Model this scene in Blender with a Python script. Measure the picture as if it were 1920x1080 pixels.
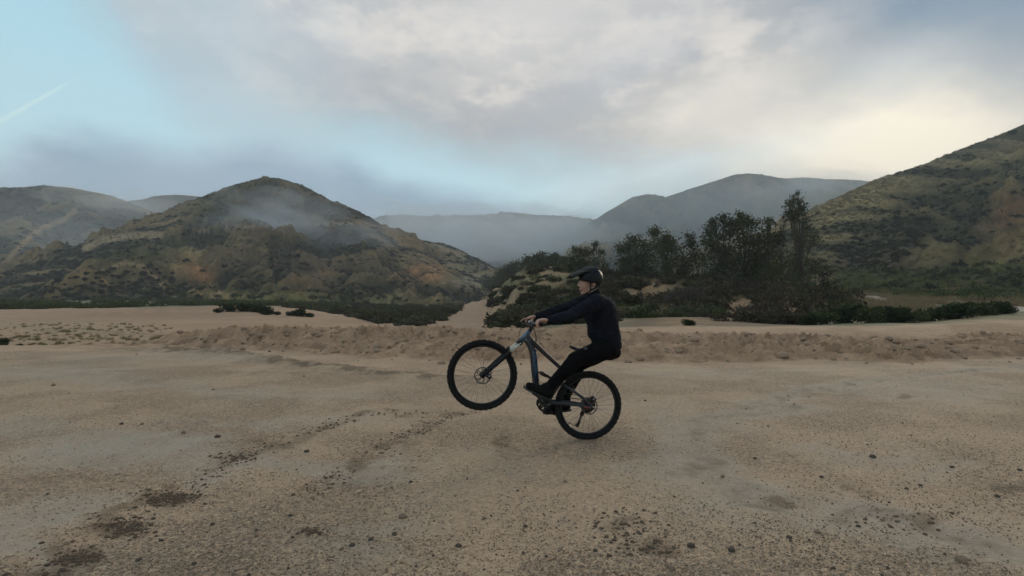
import bpy, bmesh, math, random
import numpy as np
from mathutils import Vector, Matrix
from mathutils.bvhtree import BVHTree

for _o in list(bpy.data.objects):
    bpy.data.objects.remove(_o, do_unlink=True)
SC = bpy.context.scene
COL = SC.collection
rng = np.random.default_rng(7)
random.seed(7)
R = math.radians

# ------------------------------------------------------------------ camera
CAM_H, F, YH = 1.52, 1000.0, 560.0      # eye height, focal length in photo pixels, horizon row
cam_d = bpy.data.cameras.new('camera')
cam = bpy.data.objects.new('camera', cam_d)
COL.objects.link(cam)
cam_d.sensor_width = 36.0
cam_d.lens = 36.0 * F / 1920.0
cam_d.clip_start = 0.1
cam_d.clip_end = 20000.0
cam.location = (0, 0, CAM_H)
cam.rotation_euler = (R(90) + math.atan((YH - 540.0) / F), 0, 0)
SC.camera = cam
PITCH = math.atan((YH - 540.0) / F)


# ------------------------------------------------------------------ node helper
class NT:
    def __init__(s, tree):
        s.t = tree; s.n = tree.nodes; s.l = tree.links

    def node(s, kind, **kw):
        n = s.n.new(kind)
        for k, v in kw.items():
            setattr(n, k, v)
        return n

    def put(s, sock, v):
        if v is None:
            return
        if hasattr(v, 'is_output') or isinstance(v, bpy.types.NodeSocket):
            s.l.new(v, sock)
        else:
            sock.default_value = v

    def m(s, op, a, b=None, c=None, clamp=False):
        n = s.node('ShaderNodeMath', operation=op); n.use_clamp = clamp
        s.put(n.inputs[0], a); s.put(n.inputs[1], b); s.put(n.inputs[2], c)
        return n.outputs[0]

    def vm(s, op, a, b=None):
        n = s.node('ShaderNodeVectorMath', operation=op)
        s.put(n.inputs[0], a)
        if b is not None:
            if op == 'SCALE':
                s.put(n.inputs['Scale'], b)
            else:
                s.put(n.inputs[1], b)
        return n.outputs[0]

    def mix(s, f, a, b, blend='MIX'):
        n = s.node('ShaderNodeMix', data_type='RGBA', blend_type=blend)
        n.clamp_factor = True
        s.put(n.inputs[0], f)
        for i, v in ((6, a), (7, b)):
            if isinstance(v, (tuple, list)) and len(v) == 3:
                v = (*v, 1.0)
            s.put(n.inputs[i], v)
        return n.outputs[2]

    def noise(s, vec, scale, detail=4.0, rough=0.55, dist=0.0, color=False):
        n = s.node('ShaderNodeTexNoise')
        if vec is not None:
            s.l.new(vec, n.inputs['Vector'])
        s.put(n.inputs['Scale'], scale); s.put(n.inputs['Detail'], detail)
        s.put(n.inputs['Roughness'], rough); s.put(n.inputs['Distortion'], dist)
        return n.outputs['Color'] if color else n.outputs['Fac']

    def voro(s, vec, scale, feature='F1', rand=1.0):
        n = s.node('ShaderNodeTexVoronoi', feature=feature)
        if vec is not None:
            s.l.new(vec, n.inputs['Vector'])
        s.put(n.inputs['Scale'], scale); s.put(n.inputs['Randomness'], rand)
        return n

    def smooth(s, v, lo, hi):
        n = s.node('ShaderNodeMapRange', interpolation_type='SMOOTHSTEP')
        s.put(n.inputs[0], v); s.put(n.inputs[1], lo); s.put(n.inputs[2], hi)
        n.inputs[3].default_value = 0.0; n.inputs[4].default_value = 1.0
        return n.outputs[0]

    def lin(s, v, lo, hi, a, b):
        n = s.node('ShaderNodeMapRange')
        s.put(n.inputs[0], v); s.put(n.inputs[1], lo); s.put(n.inputs[2], hi)
        n.inputs[3].default_value = a; n.inputs[4].default_value = b
        return n.outputs[0]

    def curve(s, v, pts, lo, hi, ylo, yhi):
        """piecewise curve through pts (x,y); x in lo..hi, y in ylo..yhi"""
        x = s.lin(v, lo, hi, 0.0, 1.0)
        n = s.node('ShaderNodeFloatCurve')
        cv = n.mapping.curves[0]
        P = sorted(((p[0] - lo) / (hi - lo), (p[1] - ylo) / (yhi - ylo)) for p in pts)
        cv.points[0].location = P[0]; cv.points[1].location = P[-1]
        for p in P[1:-1]:
            cv.points.new(*p)
        n.mapping.update()
        s.l.new(x, n.inputs['Value'])
        return s.lin(n.outputs[0], 0.0, 1.0, ylo, yhi)


def px_dir(x, y):
    """photo pixel -> unit direction in the world"""
    cx, cz = (x - 960.0) / F, (540.0 - y) / F
    c, s_ = math.cos(PITCH), math.sin(PITCH)
    d = np.array([cx, c - s_ * cz, s_ + c * cz])
    return d / np.linalg.norm(d)


def azel(x, y):
    d = px_dir(x, y)
    return math.atan2(d[0], d[1]), math.asin(d[2])


# ------------------------------------------------------------------ world: sky with broken low cloud
SUN_AZ, SUN_EL = R(35.0), R(14.0)
W = bpy.data.worlds.new('World'); SC.world = W; W.use_nodes = True
w = NT(W.node_tree); w.n.clear()
SKY_STRENGTH = 0.1
K = 1.0 / SKY_STRENGTH
sky = w.node('ShaderNodeTexSky', sky_type='NISHITA')
sky.sun_disc = False
sky.sun_elevation = SUN_EL
sky.sun_rotation = SUN_AZ
sky.air_density = 1.0; sky.dust_density = 1.2; sky.ozone_density = 1.5
tc = w.node('ShaderNodeTexCoord')
dirv = tc.outputs['Generated']
sep = w.node('ShaderNodeSeparateXYZ'); w.l.new(dirv, sep.inputs[0])
AZ = w.m('ARCTAN2', sep.outputs[0], sep.outputs[1])
EL = w.m('ARCSINE', sep.outputs[2])
# clouds are stretched flat: squash the vertical before the noise
sq = w.vm('MULTIPLY', dirv, (1.0, 1.0, 1.9))
wn = w.noise(sq, 2.7, 3.0, 0.55, 0.0, color=True)
ws = w.node('ShaderNodeSeparateColor'); w.l.new(wn, ws.inputs[0])
wn2 = w.noise(sq, 9.0, 3.6, 0.66, 0.0, color=True)
ws2 = w.node('ShaderNodeSeparateColor'); w.l.new(wn2, ws2.inputs[0])
az = w.m('ADD', AZ, w.m('MULTIPLY', w.m('SUBTRACT', ws.outputs[0], 0.5), 0.20))
az = w.m('ADD', az, w.m('MULTIPLY', w.m('SUBTRACT', ws2.outputs[0], 0.5), 0.09))
el = w.m('ADD', EL, w.m('MULTIPLY', w.m('SUBTRACT', ws.outputs[1], 0.5), 0.085))
el = w.m('ADD', el, w.m('MULTIPLY', w.m('SUBTRACT', ws2.outputs[1], 0.5), 0.05))


def edge(pts):
    P = [azel(*p) for p in pts]
    P = [(-3.2, P[0][1])] + P + [(3.2, P[-1][1])]
    return w.curve(az, P, -3.2, 3.2, -0.2, 1.4)


def blob(x, y, sx, sy, rot=0.0):
    """soft patch round the direction of photo pixel (x, y); sizes in radians"""
    a0, e0 = azel(x, y)
    da = w.m('SUBTRACT', az, a0); de = w.m('SUBTRACT', el, e0)
    c, s_ = math.cos(rot), math.sin(rot)
    p = w.m('ADD', w.m('MULTIPLY', da, c / sx), w.m('MULTIPLY', de, s_ / sx))
    q = w.m('ADD', w.m('MULTIPLY', da, -s_ / sy), w.m('MULTIPLY', de, c / sy))
    r2 = w.m('ADD', w.m('MULTIPLY', p, p), w.m('MULTIPLY', q, q))
    return w.m('POWER', 2.718, w.m('MULTIPLY', r2, -1.0))


def kc(r, g, b):
    return (r * K, g * K, b * K, 1.0)


# clear air: the physical sky, thinly veiled towards the horizon by high haze
veil = w.mix(w.smooth(EL, 0.02, 0.62), kc(0.57, 0.79, 0.84), kc(0.33, 0.62, 0.76))
clear = w.mix(0.88, sky.outputs[0], veil)
# lower bank of blue-grey cloud lying on the far ridges
up = edge([(-500, 318), (0, 315), (130, 268), (300, 280), (500, 276), (640, 305), (740, 350), (900, 388), (1100, 425), (1400, 470)])
bn = w.m('ADD', w.m('MULTIPLY', ws.outputs[2], 0.5), w.m('MULTIPLY', ws2.outputs[1], 0.5))
bankm = w.smooth(w.m('SUBTRACT', up, el), -0.045, 0.03)
bankm = w.m('MULTIPLY', bankm, w.lin(bn, 0.35, 0.62, 0.72, 1.0))
bankc = w.mix(w.smooth(bn, 0.38, 0.62), kc(0.20, 0.29, 0.395), kc(0.32, 0.42, 0.52))
c1 = w.mix(bankm, clear, bankc)
# big deck above
lo = edge([(-60, -420), (130, -120), (250, 40), (350, 195), (480, 236), (600, 245), (780, 262), (900, 300), (1080, 330), (1220, 348), (1400, 390), (1700, 450)])
soft = w.lin(az, R(-42), R(-18), 0.15, 0.07)
deckm = w.smooth(w.m('DIVIDE', w.m('SUBTRACT', el, lo), soft), -0.9, 1.1)
dn = w.m('ADD', w.m('MULTIPLY', ws.outputs[1], 0.6), w.m('MULTIPLY', ws2.outputs[0], 0.4))
dn2 = w.m('ADD', w.m('MULTIPLY', ws2.outputs[2], 0.6), w.m('MULTIPLY', ws.outputs[0], 0.4))
deckc = w.mix(w.smooth(dn, 0.40, 0.60), kc(0.47, 0.46, 0.455), kc(0.72, 0.665, 0.61))
deckc = w.mix(w.m('MULTIPLY', w.smooth(dn2, 0.45, 0.57), 0.72), deckc, kc(0.355, 0.365, 0.385))
# greyer towards its ragged lower edge, bluer where it thins out at the left, darker and bluer away to the upper right
deckc = w.mix(w.m('MULTIPLY', w.m('SUBTRACT', 1.0, w.smooth(w.m('SUBTRACT', el, lo), 0.0, 0.13)), 0.72), deckc, kc(0.34, 0.35, 0.37))
deckc = w.mix(w.m('MULTIPLY', blob(400, 60, 0.20, 0.25), 0.7), deckc, kc(0.44, 0.54, 0.61))
deckc = w.mix(w.m('MULTIPLY', w.smooth(az, R(21), R(38)), w.m('MULTIPLY', w.smooth(el, R(11.5), R(18)), 0.97)), deckc, kc(0.17, 0.245, 0.335))
deckc = w.mix(w.m('MULTIPLY', blob(1180, 120, 0.22, 0.05, 0.55), 0.5), deckc, kc(0.43, 0.45, 0.49))
deckc = w.mix(w.m('MULTIPLY', blob(1340, 195, 0.13, 0.06, 0.3), 0.75), deckc, kc(0.73, 0.68, 0.61))
deckc = w.mix(w.m('MULTIPLY', blob(1655, 150, 0.07, 0.05, 0.0), 0.55), deckc, kc(0.68, 0.69, 0.68))
deckc = w.mix(w.m('MULTIPLY', blob(1000, 20, 0.26, 0.10, 0.1), 0.65), deckc, kc(0.70, 0.67, 0.64))
# glow of the low sun behind the deck
glow = w.m('ADD', w.m('MULTIPLY', blob(1610, 290, 0.17, 0.07, 0.1), 0.95), w.m('MULTIPLY', blob(1540, 270, 0.27, 0.10, 0.0), 0.40), clamp=True)
deckc = w.mix(glow, deckc, kc(1.02, 0.92, 0.74))
c2 = w.mix(w.m('MULTIPLY', deckm, 0.97), c1, deckc)
c2 = w.mix(w.m('MULTIPLY', blob(1650, 320, 0.15, 0.05, 0.0), 0.9), c2, kc(1.02, 0.92, 0.74))
c2 = w.mix(w.m('MULTIPLY', blob(1230, 345, 0.20, 0.035, 0.2), 0.75), c2, kc(0.70, 0.80, 0.82))
# contrail, a thin streak across the clear part
p0, p1 = azel(-60, 258), azel(170, 128)
ax_, ay_ = p1[0] - p0[0], p1[1] - p0[1]
L_ = math.hypot(ax_, ay_); ax_, ay_ = ax_ / L_, ay_ / L_
AZc = w.m('ADD', AZ, w.m('MULTIPLY', w.m('SUBTRACT', ws2.outputs[2], 0.5), 0.010))
da = w.m('SUBTRACT', AZc, p0[0]); de = w.m('SUBTRACT', EL, p0[1])
along = w.m('ADD', w.m('MULTIPLY', da, ax_), w.m('MULTIPLY', de, ay_))
acr = w.m('ABSOLUTE', w.m('SUBTRACT', w.m('MULTIPLY', da, ay_), w.m('MULTIPLY', de, ax_)))
wid = w.lin(along, 0.0, L_, 0.0050, 0.0026)
con = w.m('MULTIPLY', w.m('SUBTRACT', 1.0, w.smooth(w.m('DIVIDE', acr, wid), 0.1, 1.0)), w.smooth(along, L_, L_ * 0.55))
c2 = w.mix(w.m('MULTIPLY', w.m('MULTIPLY', con, w.smooth(along, -1.0, -0.4)), 0.36), c2, kc(0.72, 0.88, 0.80))
bg = w.node('ShaderNodeBackground'); bg.inputs['Strength'].default_value = SKY_STRENGTH
w.l.new(c2, bg.inputs['Color'])
wo = w.node('ShaderNodeOutputWorld'); w.l.new(bg.outputs[0], wo.inputs['Surface'])

# ------------------------------------------------------------------ sun behind thin cloud, and exposure
sun_d = bpy.data.lights.new('sun', 'SUN')
sun_d.energy = 1.5; sun_d.angle = R(12.0); sun_d.color = (1.0, 0.86, 0.68)
sun = bpy.data.objects.new('sun', sun_d); COL.objects.link(sun)
sdir = Vector((math.sin(SUN_AZ) * math.cos(SUN_EL), math.cos(SUN_AZ) * math.cos(SUN_EL), math.sin(SUN_EL)))
sun.rotation_euler = (-sdir).to_track_quat('-Z', 'Y').to_euler()
sun.location = sdir * 100
SC.view_settings.view_transform = 'Standard'
SC.view_settings.look = 'None'
SC.view_settings.exposure = 0.3
SC.view_settings.gamma = 1.0
SC.view_settings.use_curve_mapping = False
SC.cycles.max_bounces = 5
SC.cycles.diffuse_bounces = 2
SC.cycles.glossy_bounces = 2
SC.cycles.transmission_bounces = 2
SC.cycles.volume_bounces = 2
W.cycles.sampling_method = 'MANUAL'
W.cycles.sample_map_resolution = 512
SC.cycles.use_denoising = True
SC.cycles.adaptive_threshold = 0.02


# ------------------------------------------------------------------ numeric helpers
_perm = np.random.default_rng(11).permutation(256)
_perm = np.concatenate([_perm, _perm, _perm])
_ga = np.random.default_rng(12).uniform(0, 2 * np.pi, 256)
_gx, _gy = np.cos(_ga), np.sin(_ga)


def perlin(x, y):
    xi = np.floor(x).astype(np.int64); yi = np.floor(y).astype(np.int64)
    fx = x - xi; fy = y - yi
    u = fx * fx * fx * (fx * (fx * 6 - 15) + 10); v = fy * fy * fy * (fy * (fy * 6 - 15) + 10)
    xi &= 255; yi &= 255

    def g(ix, iy, dx, dy):
        h = _perm[_perm[ix & 255] + (iy & 255)]
        return _gx[h] * dx + _gy[h] * dy
    a = g(xi, yi, fx, fy); b = g(xi + 1, yi, fx - 1, fy)
    c = g(xi, yi + 1, fx, fy - 1); d = g(xi + 1, yi + 1, fx - 1, fy - 1)
    return (a + u * (b - a) + v * ((c + u * (d - c)) - (a + u * (b - a)))) * 1.5


def fbm(x, y, scale, octv=4, rough=0.5, seed=0.0):
    s = 0.0; a = 1.0; t = 0.0
    x = x / scale + seed * 17.31; y = y / scale - seed * 9.77
    for k in range(octv):
        s = s + a * perlin(x + k * 31.7, y + k * 11.3); t += a
        a *= rough; x = x * 2.03; y = y * 2.03
    return s / t


def ridged(x, y, scale, octv=4, rough=0.5, seed=0.0):
    s = 0.0; a = 1.0; t = 0.0
    x = x / scale + seed * 13.1; y = y / scale + seed * 7.7
    for k in range(octv):
        s = s + a * (1.0 - np.abs(perlin(x + k * 21.7, y - k * 5.3)) * 1.6); t += a
        a *= rough; x = x * 2.07; y = y * 2.07
    return s / t


def sstep(a, b, x):
    t = np.clip((x - a) / (b - a), 0, 1)
    return t * t * (3 - 2 * t)


def seg_dist(x, y, P):
    """distance from points to polyline P [(x,y,...)], also interpolated extra columns"""
    P = np.asarray(P, float)
    best = np.full(x.shape, 1e18); ext = np.zeros(x.shape + (P.shape[1] - 2,))
    for a, b in zip(P[:-1], P[1:]):
        dx, dy = b[0] - a[0], b[1] - a[1]
        t = np.clip(((x - a[0]) * dx + (y - a[1]) * dy) / (dx * dx + dy * dy + 1e-12), 0, 1)
        d = np.hypot(x - a[0] - t * dx, y - a[1] - t * dy)
        k = d < best
        best = np.where(k, d, best)
        for j in range(P.shape[1] - 2):
            ext[..., j] = np.where(k, a[2 + j] + t * (b[2 + j] - a[2 + j]), ext[..., j])
    return best, ext


def project(X, Y, Z):
    """world -> photo pixel"""
    c, s_ = math.cos(PITCH), math.sin(PITCH)
    zz = Z - CAM_H
    dep = Y * c + zz * s_
    upv = -Y * s_ + zz * c
    dep = np.maximum(dep, 1e-3)
    return 960 + F * X / dep, 540 - F * upv / dep


def at(x, y, Yd):
    """point on the ray of a photo pixel at depth Yd"""
    d = px_dir(x, y)
    return np.array([0, 0, CAM_H]) + d * (Yd / d[1])


def on_ground(x, y, z=0.0):
    d = px_dir(x, y)
    return np.array([0, 0, CAM_H]) + d * ((z - CAM_H) / d[2])


# ------------------------------------------------------------------ object helpers
def tag(o, label=None, cat=None, group=None, kind=None):
    if label: o['label'] = label
    if cat: o['category'] = cat
    if group: o['group'] = group
    if kind: o['kind'] = kind
    return o


def link(name, mesh, parent=None, loc=None):
    o = bpy.data.objects.new(name, mesh)
    COL.objects.link(o)
    if parent is not None: o.parent = parent
    if loc is not None: o.location = loc
    return o


def empty(name, loc):
    o = bpy.data.objects.new(name, None)
    o.empty_display_size = 0.2
    COL.objects.link(o); o.location = loc
    return o


def np_mesh(name, V, Fq, mat=None, smooth=True, cols=None, tint=None):
    """mesh from vertex array and one face array (n,3) or (n,4), or a list of faces"""
    me = bpy.data.meshes.new(name)
    V = np.asarray(V, np.float32)
    if isinstance(Fq, np.ndarray):
        n, k = Fq.shape
        me.vertices.add(len(V)); me.vertices.foreach_set('co', V.ravel())
        me.loops.add(n * k); me.loops.foreach_set('vertex_index', Fq.astype(np.int32).ravel())
        me.polygons.add(n)
        me.polygons.foreach_set('loop_start', np.arange(0, n * k, k, dtype=np.int32))
        me.update(calc_edges=True)
    else:
        me.from_pydata([tuple(map(float, v)) for v in V], [], Fq)
        me.update()
    me.polygons.foreach_set('use_smooth', np.full(len(me.polygons), smooth))
    if cols is not None:
        a = me.attributes.new('base', 'FLOAT_COLOR', 'POINT')
        c4 = np.ones((len(V), 4), np.float32); c4[:, :3] = cols
        a.data.foreach_set('color', c4.ravel())
    if tint is not None:
        a = me.attributes.new('tint', 'FLOAT', 'POINT')
        a.data.foreach_set('value', np.asarray(tint, np.float32))
    if mat is not None:
        me.materials.append(mat)
    return me


def new_mat(name):
    m = bpy.data.materials.new(name); m.use_nodes = True
    t = NT(m.node_tree); t.n.clear()
    out = t.node('ShaderNodeOutputMaterial')
    p = t.node('ShaderNodeBsdfPrincipled')
    t.l.new(p.outputs[0], out.inputs['Surface'])
    return m, t, p


def simple_mat(name, col, rough=0.5, metal=0.0, var=0.12, scale=40.0, bump=0.0, spec=0.5, coat=0.0):
    m, t, p = new_mat(name)
    tcn = t.node('ShaderNodeTexCoord')
    n = t.noise(tcn.outputs['Object'], scale, 4.0, 0.6)
    f = t.lin(n, 0.3, 0.7, 1 - var, 1 + var)
    v = t.vm('SCALE', col, f)
    t.l.new(v, p.inputs['Base Color'])
    p.inputs['Roughness'].default_value = rough
    t.l.new(t.lin(n, 0.2, 0.8, max(0, rough - 0.08), min(1, rough + 0.08)), p.inputs['Roughness'])
    p.inputs['Metallic'].default_value = metal
    p.inputs['Specular IOR Level'].default_value = spec
    p.inputs['Coat Weight'].default_value = coat
    if bump:
        b = t.node('ShaderNodeBump'); b.inputs['Strength'].default_value = bump; b.inputs['Distance'].default_value = 0.01
        t.l.new(n, b.inputs['Height']); t.l.new(b.outputs[0], p.inputs['Normal'])
    return m

# ================================================================== GROUND SHEET
def zy(py, z=0.0):
    return (CAM_H - z) * F / (py - YH)


# terrain profiles: for each bearing (named by its photo column) the depth and height of 12 knots, from the lot to the far valley
PROF = {
    0:    [(0, 0), (zy(648), 0), (18.2, -.10), (19.5, -.45), (24, -.62), (34, -.66), (44, -.66), (50, -.55), (76, 0.0), (110, .3), (200, 1), (5000, 2)],
    250:  [(0, 0), (zy(652), 0), (17.2, .04), (18.6, -.22), (23, -.55), (34, -.62), (44, -.64), (50, -.5), (74, .1), (110, .3), (200, 1), (5000, 2)],
    330:  [(0, 0), (zy(650), 0), (17.6, .08), (18.5, .28), (19.3, .25), (24, -.4), (40, -.6), (50, -.5), (72, .25), (110, .3), (200, 1), (5000, 2)],
    420:  [(0, 0), (zy(656), 0), (16.6, .12), (18, .47), (18.8, .45), (24, -.3), (40, -.6), (46, -.5), (66, .55), (100, .4), (200, 0), (5000, 2)],
    540:  [(0, 0), (zy(661), 0), (15.9, .15), (17.5, .51), (18.4, .5), (23, -.3), (36, -.6), (46, -.5), (66, .2), (100, .0), (200, 0), (5000, 2)],
    630:  [(0, 0), (zy(665), 0), (15.3, .15), (17.2, .53), (18.0, .5), (23, -.3), (36, -.75), (46, -.75), (66, -.55), (110, -.4), (200, 0), (5000, 2)],
    720:  [(0, 0), (zy(670), 0), (14.6, .15), (16.8, .55), (17.6, .53), (23, -.4), (36, -1), (50, -1.1), (70, -1.1), (120, -.9), (220, 0), (5000, 2)],
    860:  [(0, 0), (zy(674), 0), (14.2, .16), (16.6, .56), (17.4, .54), (23, -.5), (36, -1.2), (60, -1.2), (120, -1.2), (250, -.8), (500, 2), (5000, 2)],
    915:  [(0, 0), (zy(676), 0), (14.0, .16), (16.5, .56), (17.3, .54), (23, -.5), (36, -1.2), (60, -1.2), (130, -.9), (250, .5), (500, 4), (5000, 4)],
    945:  [(0, 0), (zy(677), 0), (13.9, .16), (16.4, .56), (17.3, .54), (23, -.3), (36, -.7), (54, -.4), (125, 4.2), (190, 5), (500, 6), (5000, 4)],
    1000: [(0, 0), (zy(678), 0), (13.7, .17), (16.2, .57), (17, .53), (22, 0), (38, -.2), (45, .2), (105, 7.6), (125, 8.0), (250, 8), (5000, 4)],
    1080: [(0, 0), (zy(679), 0), (13.6, .17), (16.1, .58), (17, .53), (22, .1), (36, .1), (41, .4), (90, 6.8), (112, 7.6), (250, 8), (5000, 4)],
    1150: [(0, 0), (zy(680), 0), (13.5, .17), (16, .50), (17, .38), (20.5, .34), (33, .4), (38, .6), (72, 4.4), (95, 5.4), (250, 8), (5000, 4)],
    1300: [(0, 0), (zy(680), 0), (13.5, .17), (15.9, .44), (17.2, .32), (20, .44), (32, .5), (36, .8), (62, 3.3), (90, 4.2), (250, 8), (5000, 4)],
    1500: [(0, 0), (zy(680), 0), (13.5, .18), (15.6, .38), (17, .29), (20.5, .42), (26, .3), (32, .6), (55, 1.9), (80, 2.6), (200, 6), (5000, 4)],
    1700: [(0, 0), (zy(678), 0), (13.7, .17), (15.4, .30), (17, .28), (20, .5), (27, .4), (38, .75), (48, .95), (75, 1.9), (200, 6), (5000, 4)],
    1920: [(0, 0), (zy(670), 0), (14.5, .20), (15.5, .28), (17.5, .36), (21.5, .62), (27, .75), (36, .8), (45, .95), (75, 1.9), (200, 6), (5000, 4)],
}
PC = np.array(sorted(PROF)); PK = np.array([PROF[c] for c in PC], float)      # (cols,12,2)


def ground_z(X, Y, detail=True, want=False):
    X = np.asarray(X, float); Y = np.asarray(Y, float)
    sh = X.shape; X = X.ravel(); Y = Y.ravel()
    wob = 45 * fbm(X, Y, 9.0, 3, 0.5, 3.1) * sstep(18, 40, Y)
    col = 960 + F * X / np.maximum(Y, 0.5) + wob
    col = np.clip(col, PC[0], PC[-1])
    i = np.clip(np.searchsorted(PC, col) - 1, 0, len(PC) - 2)
    t = (col - PC[i]) / (PC[i + 1] - PC[i]); t = t * t * (3 - 2 * t)
    kn = PK[i] * (1 - t)[:, None, None] + PK[i + 1] * t[:, None, None]        # (n,12,2)
    Yc = np.clip(Y + sstep(10, 13, Y) * (0.9 * fbm(X, Y * .6, 2.6, 3, .55, 46)), 0.0, 4999)
    j = np.clip((kn[:, :, 0] <= Yc[:, None]).sum(1) - 1, 0, 10)
    ar = np.arange(len(X))
    y0, z0 = kn[ar, j, 0], kn[ar, j, 1]; y1, z1 = kn[ar, j + 1, 0], kn[ar, j + 1, 1]
    s = (Yc - y0) / np.maximum(y1 - y0, 1e-6)
    s2 = s * s * (3 - 2 * s)
    ss = np.where((j >= 2) & (j <= 4), s2, 0.5 * s + 0.5 * s2)
    z = z0 + ss * (z1 - z0)
    kf = j + s
    berm = sstep(0.95, 1.7, kf) * (1 - sstep(4.3, 5.2, kf)) * sstep(215, 400, col)
    if detail:
        lot = 1 - sstep(0.9, 1.2, kf)
        z = z + lot * (0.022 * fbm(X, Y, 2.4, 2, 0.5, 1) * sstep(0.7, 2.0, np.hypot(X - 0.8, Y - 5.78)) + 0.010 * fbm(X, Y, 0.35, 3, 0.6, 2))
        rough = berm * np.where(col > 1150, 1 - sstep(3.9, 4.3, kf) * 0.85, 1.0)
        bl = np.abs(fbm(X, Y, 0.9, 3, 0.55, 4))
        b2 = np.abs(fbm(X * 1.0, Y, 0.34, 3, 0.6, 5))
        env = 0.55 + 0.9 * sstep(-0.2, 0.35, fbm(X, Y, 3.2, 2, 0.5, 21))
        z = z - rough * 0.05 + 0.78 * rough * env * (0.30 * (0.28 - bl) + 0.22 * (b2 - 0.12) + 0.085 * fbm(X, Y, 0.17, 2, 0.6, 6))
        # crumbled face: terraces in the cut bank of the berm
        tr = rough * 0.08 * np.sin(kf * 9 + 3 * fbm(X, Y, 1.6, 3, 0.5, 7)); z = z + tr * sstep(1.1, 1.8, kf) * (1 - sstep(2.9, 3.3, kf))
        # cleat marks of the machine that shaped the smooth bank
        cle = sstep(3.7, 4.1, kf) * (1 - sstep(4.9, 5.1, kf)) * sstep(1380, 1500, col) * sstep(-.15, .2, fbm(X, Y, 3, 2, .5, 41) + .12)
        z = z + cle * 0.016 * np.sin((X * 0.8 + Y * 0.9) * 17 + 2 * fbm(X, Y, 1.0, 2, .5, 42)) + cle * 0.010 * np.sin((X * 0.9 - Y * 0.5) * 23)
        cle2 = sstep(6.9, 7.3, kf) * (1 - sstep(7.8, 8.0, kf)) * (1 - sstep(560, 700, col))
        z = z + cle2 * 0.07 * (np.sin((X * 1.0 + Y * 0.7) * 2.2 + 2.5 * fbm(X, Y, 6.0, 3, .5, 43)) * sstep(-.1, .3, fbm(X, Y, 9, 2, .5, 44)))
        beyond = sstep(5.0, 6.2, kf)
        z = z + beyond * (0.10 * fbm(X, Y, 3.0, 3, 0.5, 8))
        veg = sstep(7.0, 7.5, kf) * sstep(925, 975, col)
        z = z + veg * (0.9 * fbm(X, Y, 9.0, 4, 0.55, 9) + 0.8 * np.abs(fbm(X, Y, 5.0, 3, 0.5, 10)))
    # low windrow of graded dirt left on the lot
    dw, ex = seg_dist(X, Y, WIND)
    amp = ex[:, 0] * (0.75 + 0.5 * fbm(X, Y, 1.3, 2, 0.5, 11))
    z = z + amp * np.exp(-(dw / 0.42) ** 2) * (1 + (0.5 * fbm(X, Y, 0.25, 2, 0.6, 12) if detail else 0))
    # little scarp cut across the low terrace at the left
    ds, es = seg_dist(X, Y, SCARP)
    z = z + es[:, 0] * np.exp(-(ds / 0.45) ** 2)
    # shallow wheel ruts
    for P, wd, dp in RUTS:
        d, _ = seg_dist(X, Y, P)
        z = z - dp * np.exp(-(d / wd) ** 2) + 0.5 * dp * np.exp(-((d - wd * 1.9) / (wd * 0.7)) ** 2)
    z = np.where(Y < 0.5, np.where(Y < 0, 0, z), z)
    if want:
        return z.reshape(sh), kf.reshape(sh), col.reshape(sh), berm.reshape(sh)
    return z.reshape(sh)


def gp(pts):
    return [tuple(on_ground(x, y)[:2]) for x, y in pts]


WIND = [(*on_ground(x, y)[:2], a) for x, y, a in [(215, 654, .0), (300, 656, .13), (420, 662, .16), (520, 676, .13), (600, 690, .12), (720, 700, .09), (835, 712, .07), (960, 722, .0)]]
SCARP = [(*at(x, y, (CAM_H + .60) * F / (y - YH))[:2], a) for x, y, a in [(40, 611, 0), (70, 614, .10), (150, 621, .16), (230, 627, .14), (300, 630, .10), (360, 634, 0)]]
RUTS = [
    (gp([(2050, 684), (1920, 690), (1700, 706), (1500, 742), (1390, 775), (1320, 815), (1300, 850), (1330, 900), (1410, 945), (1530, 950), (1700, 985), (1980, 1060)]), 0.16, 0.014),
    (gp([(60, 1085), (230, 980), (330, 920), (440, 862), (560, 812), (700, 776), (840, 768)]), 0.13, 0.012),
    (gp([(560, 935), (660, 872), (740, 828), (820, 786), (900, 768)]), 0.12, 0.010),
    (gp([(1180, 690), (1350, 694), (1600, 690), (1950, 683)]), 0.2, 0.010),
    (gp([(-60, 690), (150, 705), (420, 735), (700, 742)]), 0.2, 0.010),
]

# --- grid: rings round the view point, finer where the photograph looks
rr = [0.0, 0.6, 1.2, 1.8]
py = 1130.0
while py > 706:
    rr.append(zy(py)); py -= 1.9
r0 = rr[-1]
rr += list(np.linspace(r0, 20.5, 235)[1:])
rr += list(np.geomspace(20.5, 135, 190)[1:])
rr += list(np.geomspace(135, 6000, 36)[1:])
rr = np.array(rr)
th = np.concatenate([np.linspace(-R(47.5), R(47.5), 820), np.linspace(R(47.5), R(360 - 47.5), 72)[1:-1]])
TT, RR = np.meshgrid(th, rr)
# rows run across the view at constant depth inside it, and as rings elsewhere
inv = np.abs(TT) < R(48)
GX = np.where(inv, RR * np.tan(np.where(inv, TT, 0)), RR * np.sin(TT) / np.cos(R(47.5)))
GY = np.where(inv, RR, RR * np.cos(TT) / np.cos(R(47.5)))
GZ, GK, GC, GB = ground_z(GX, GY, True, True)
PXg, PYg = project(GX, GY, GZ)

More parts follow.
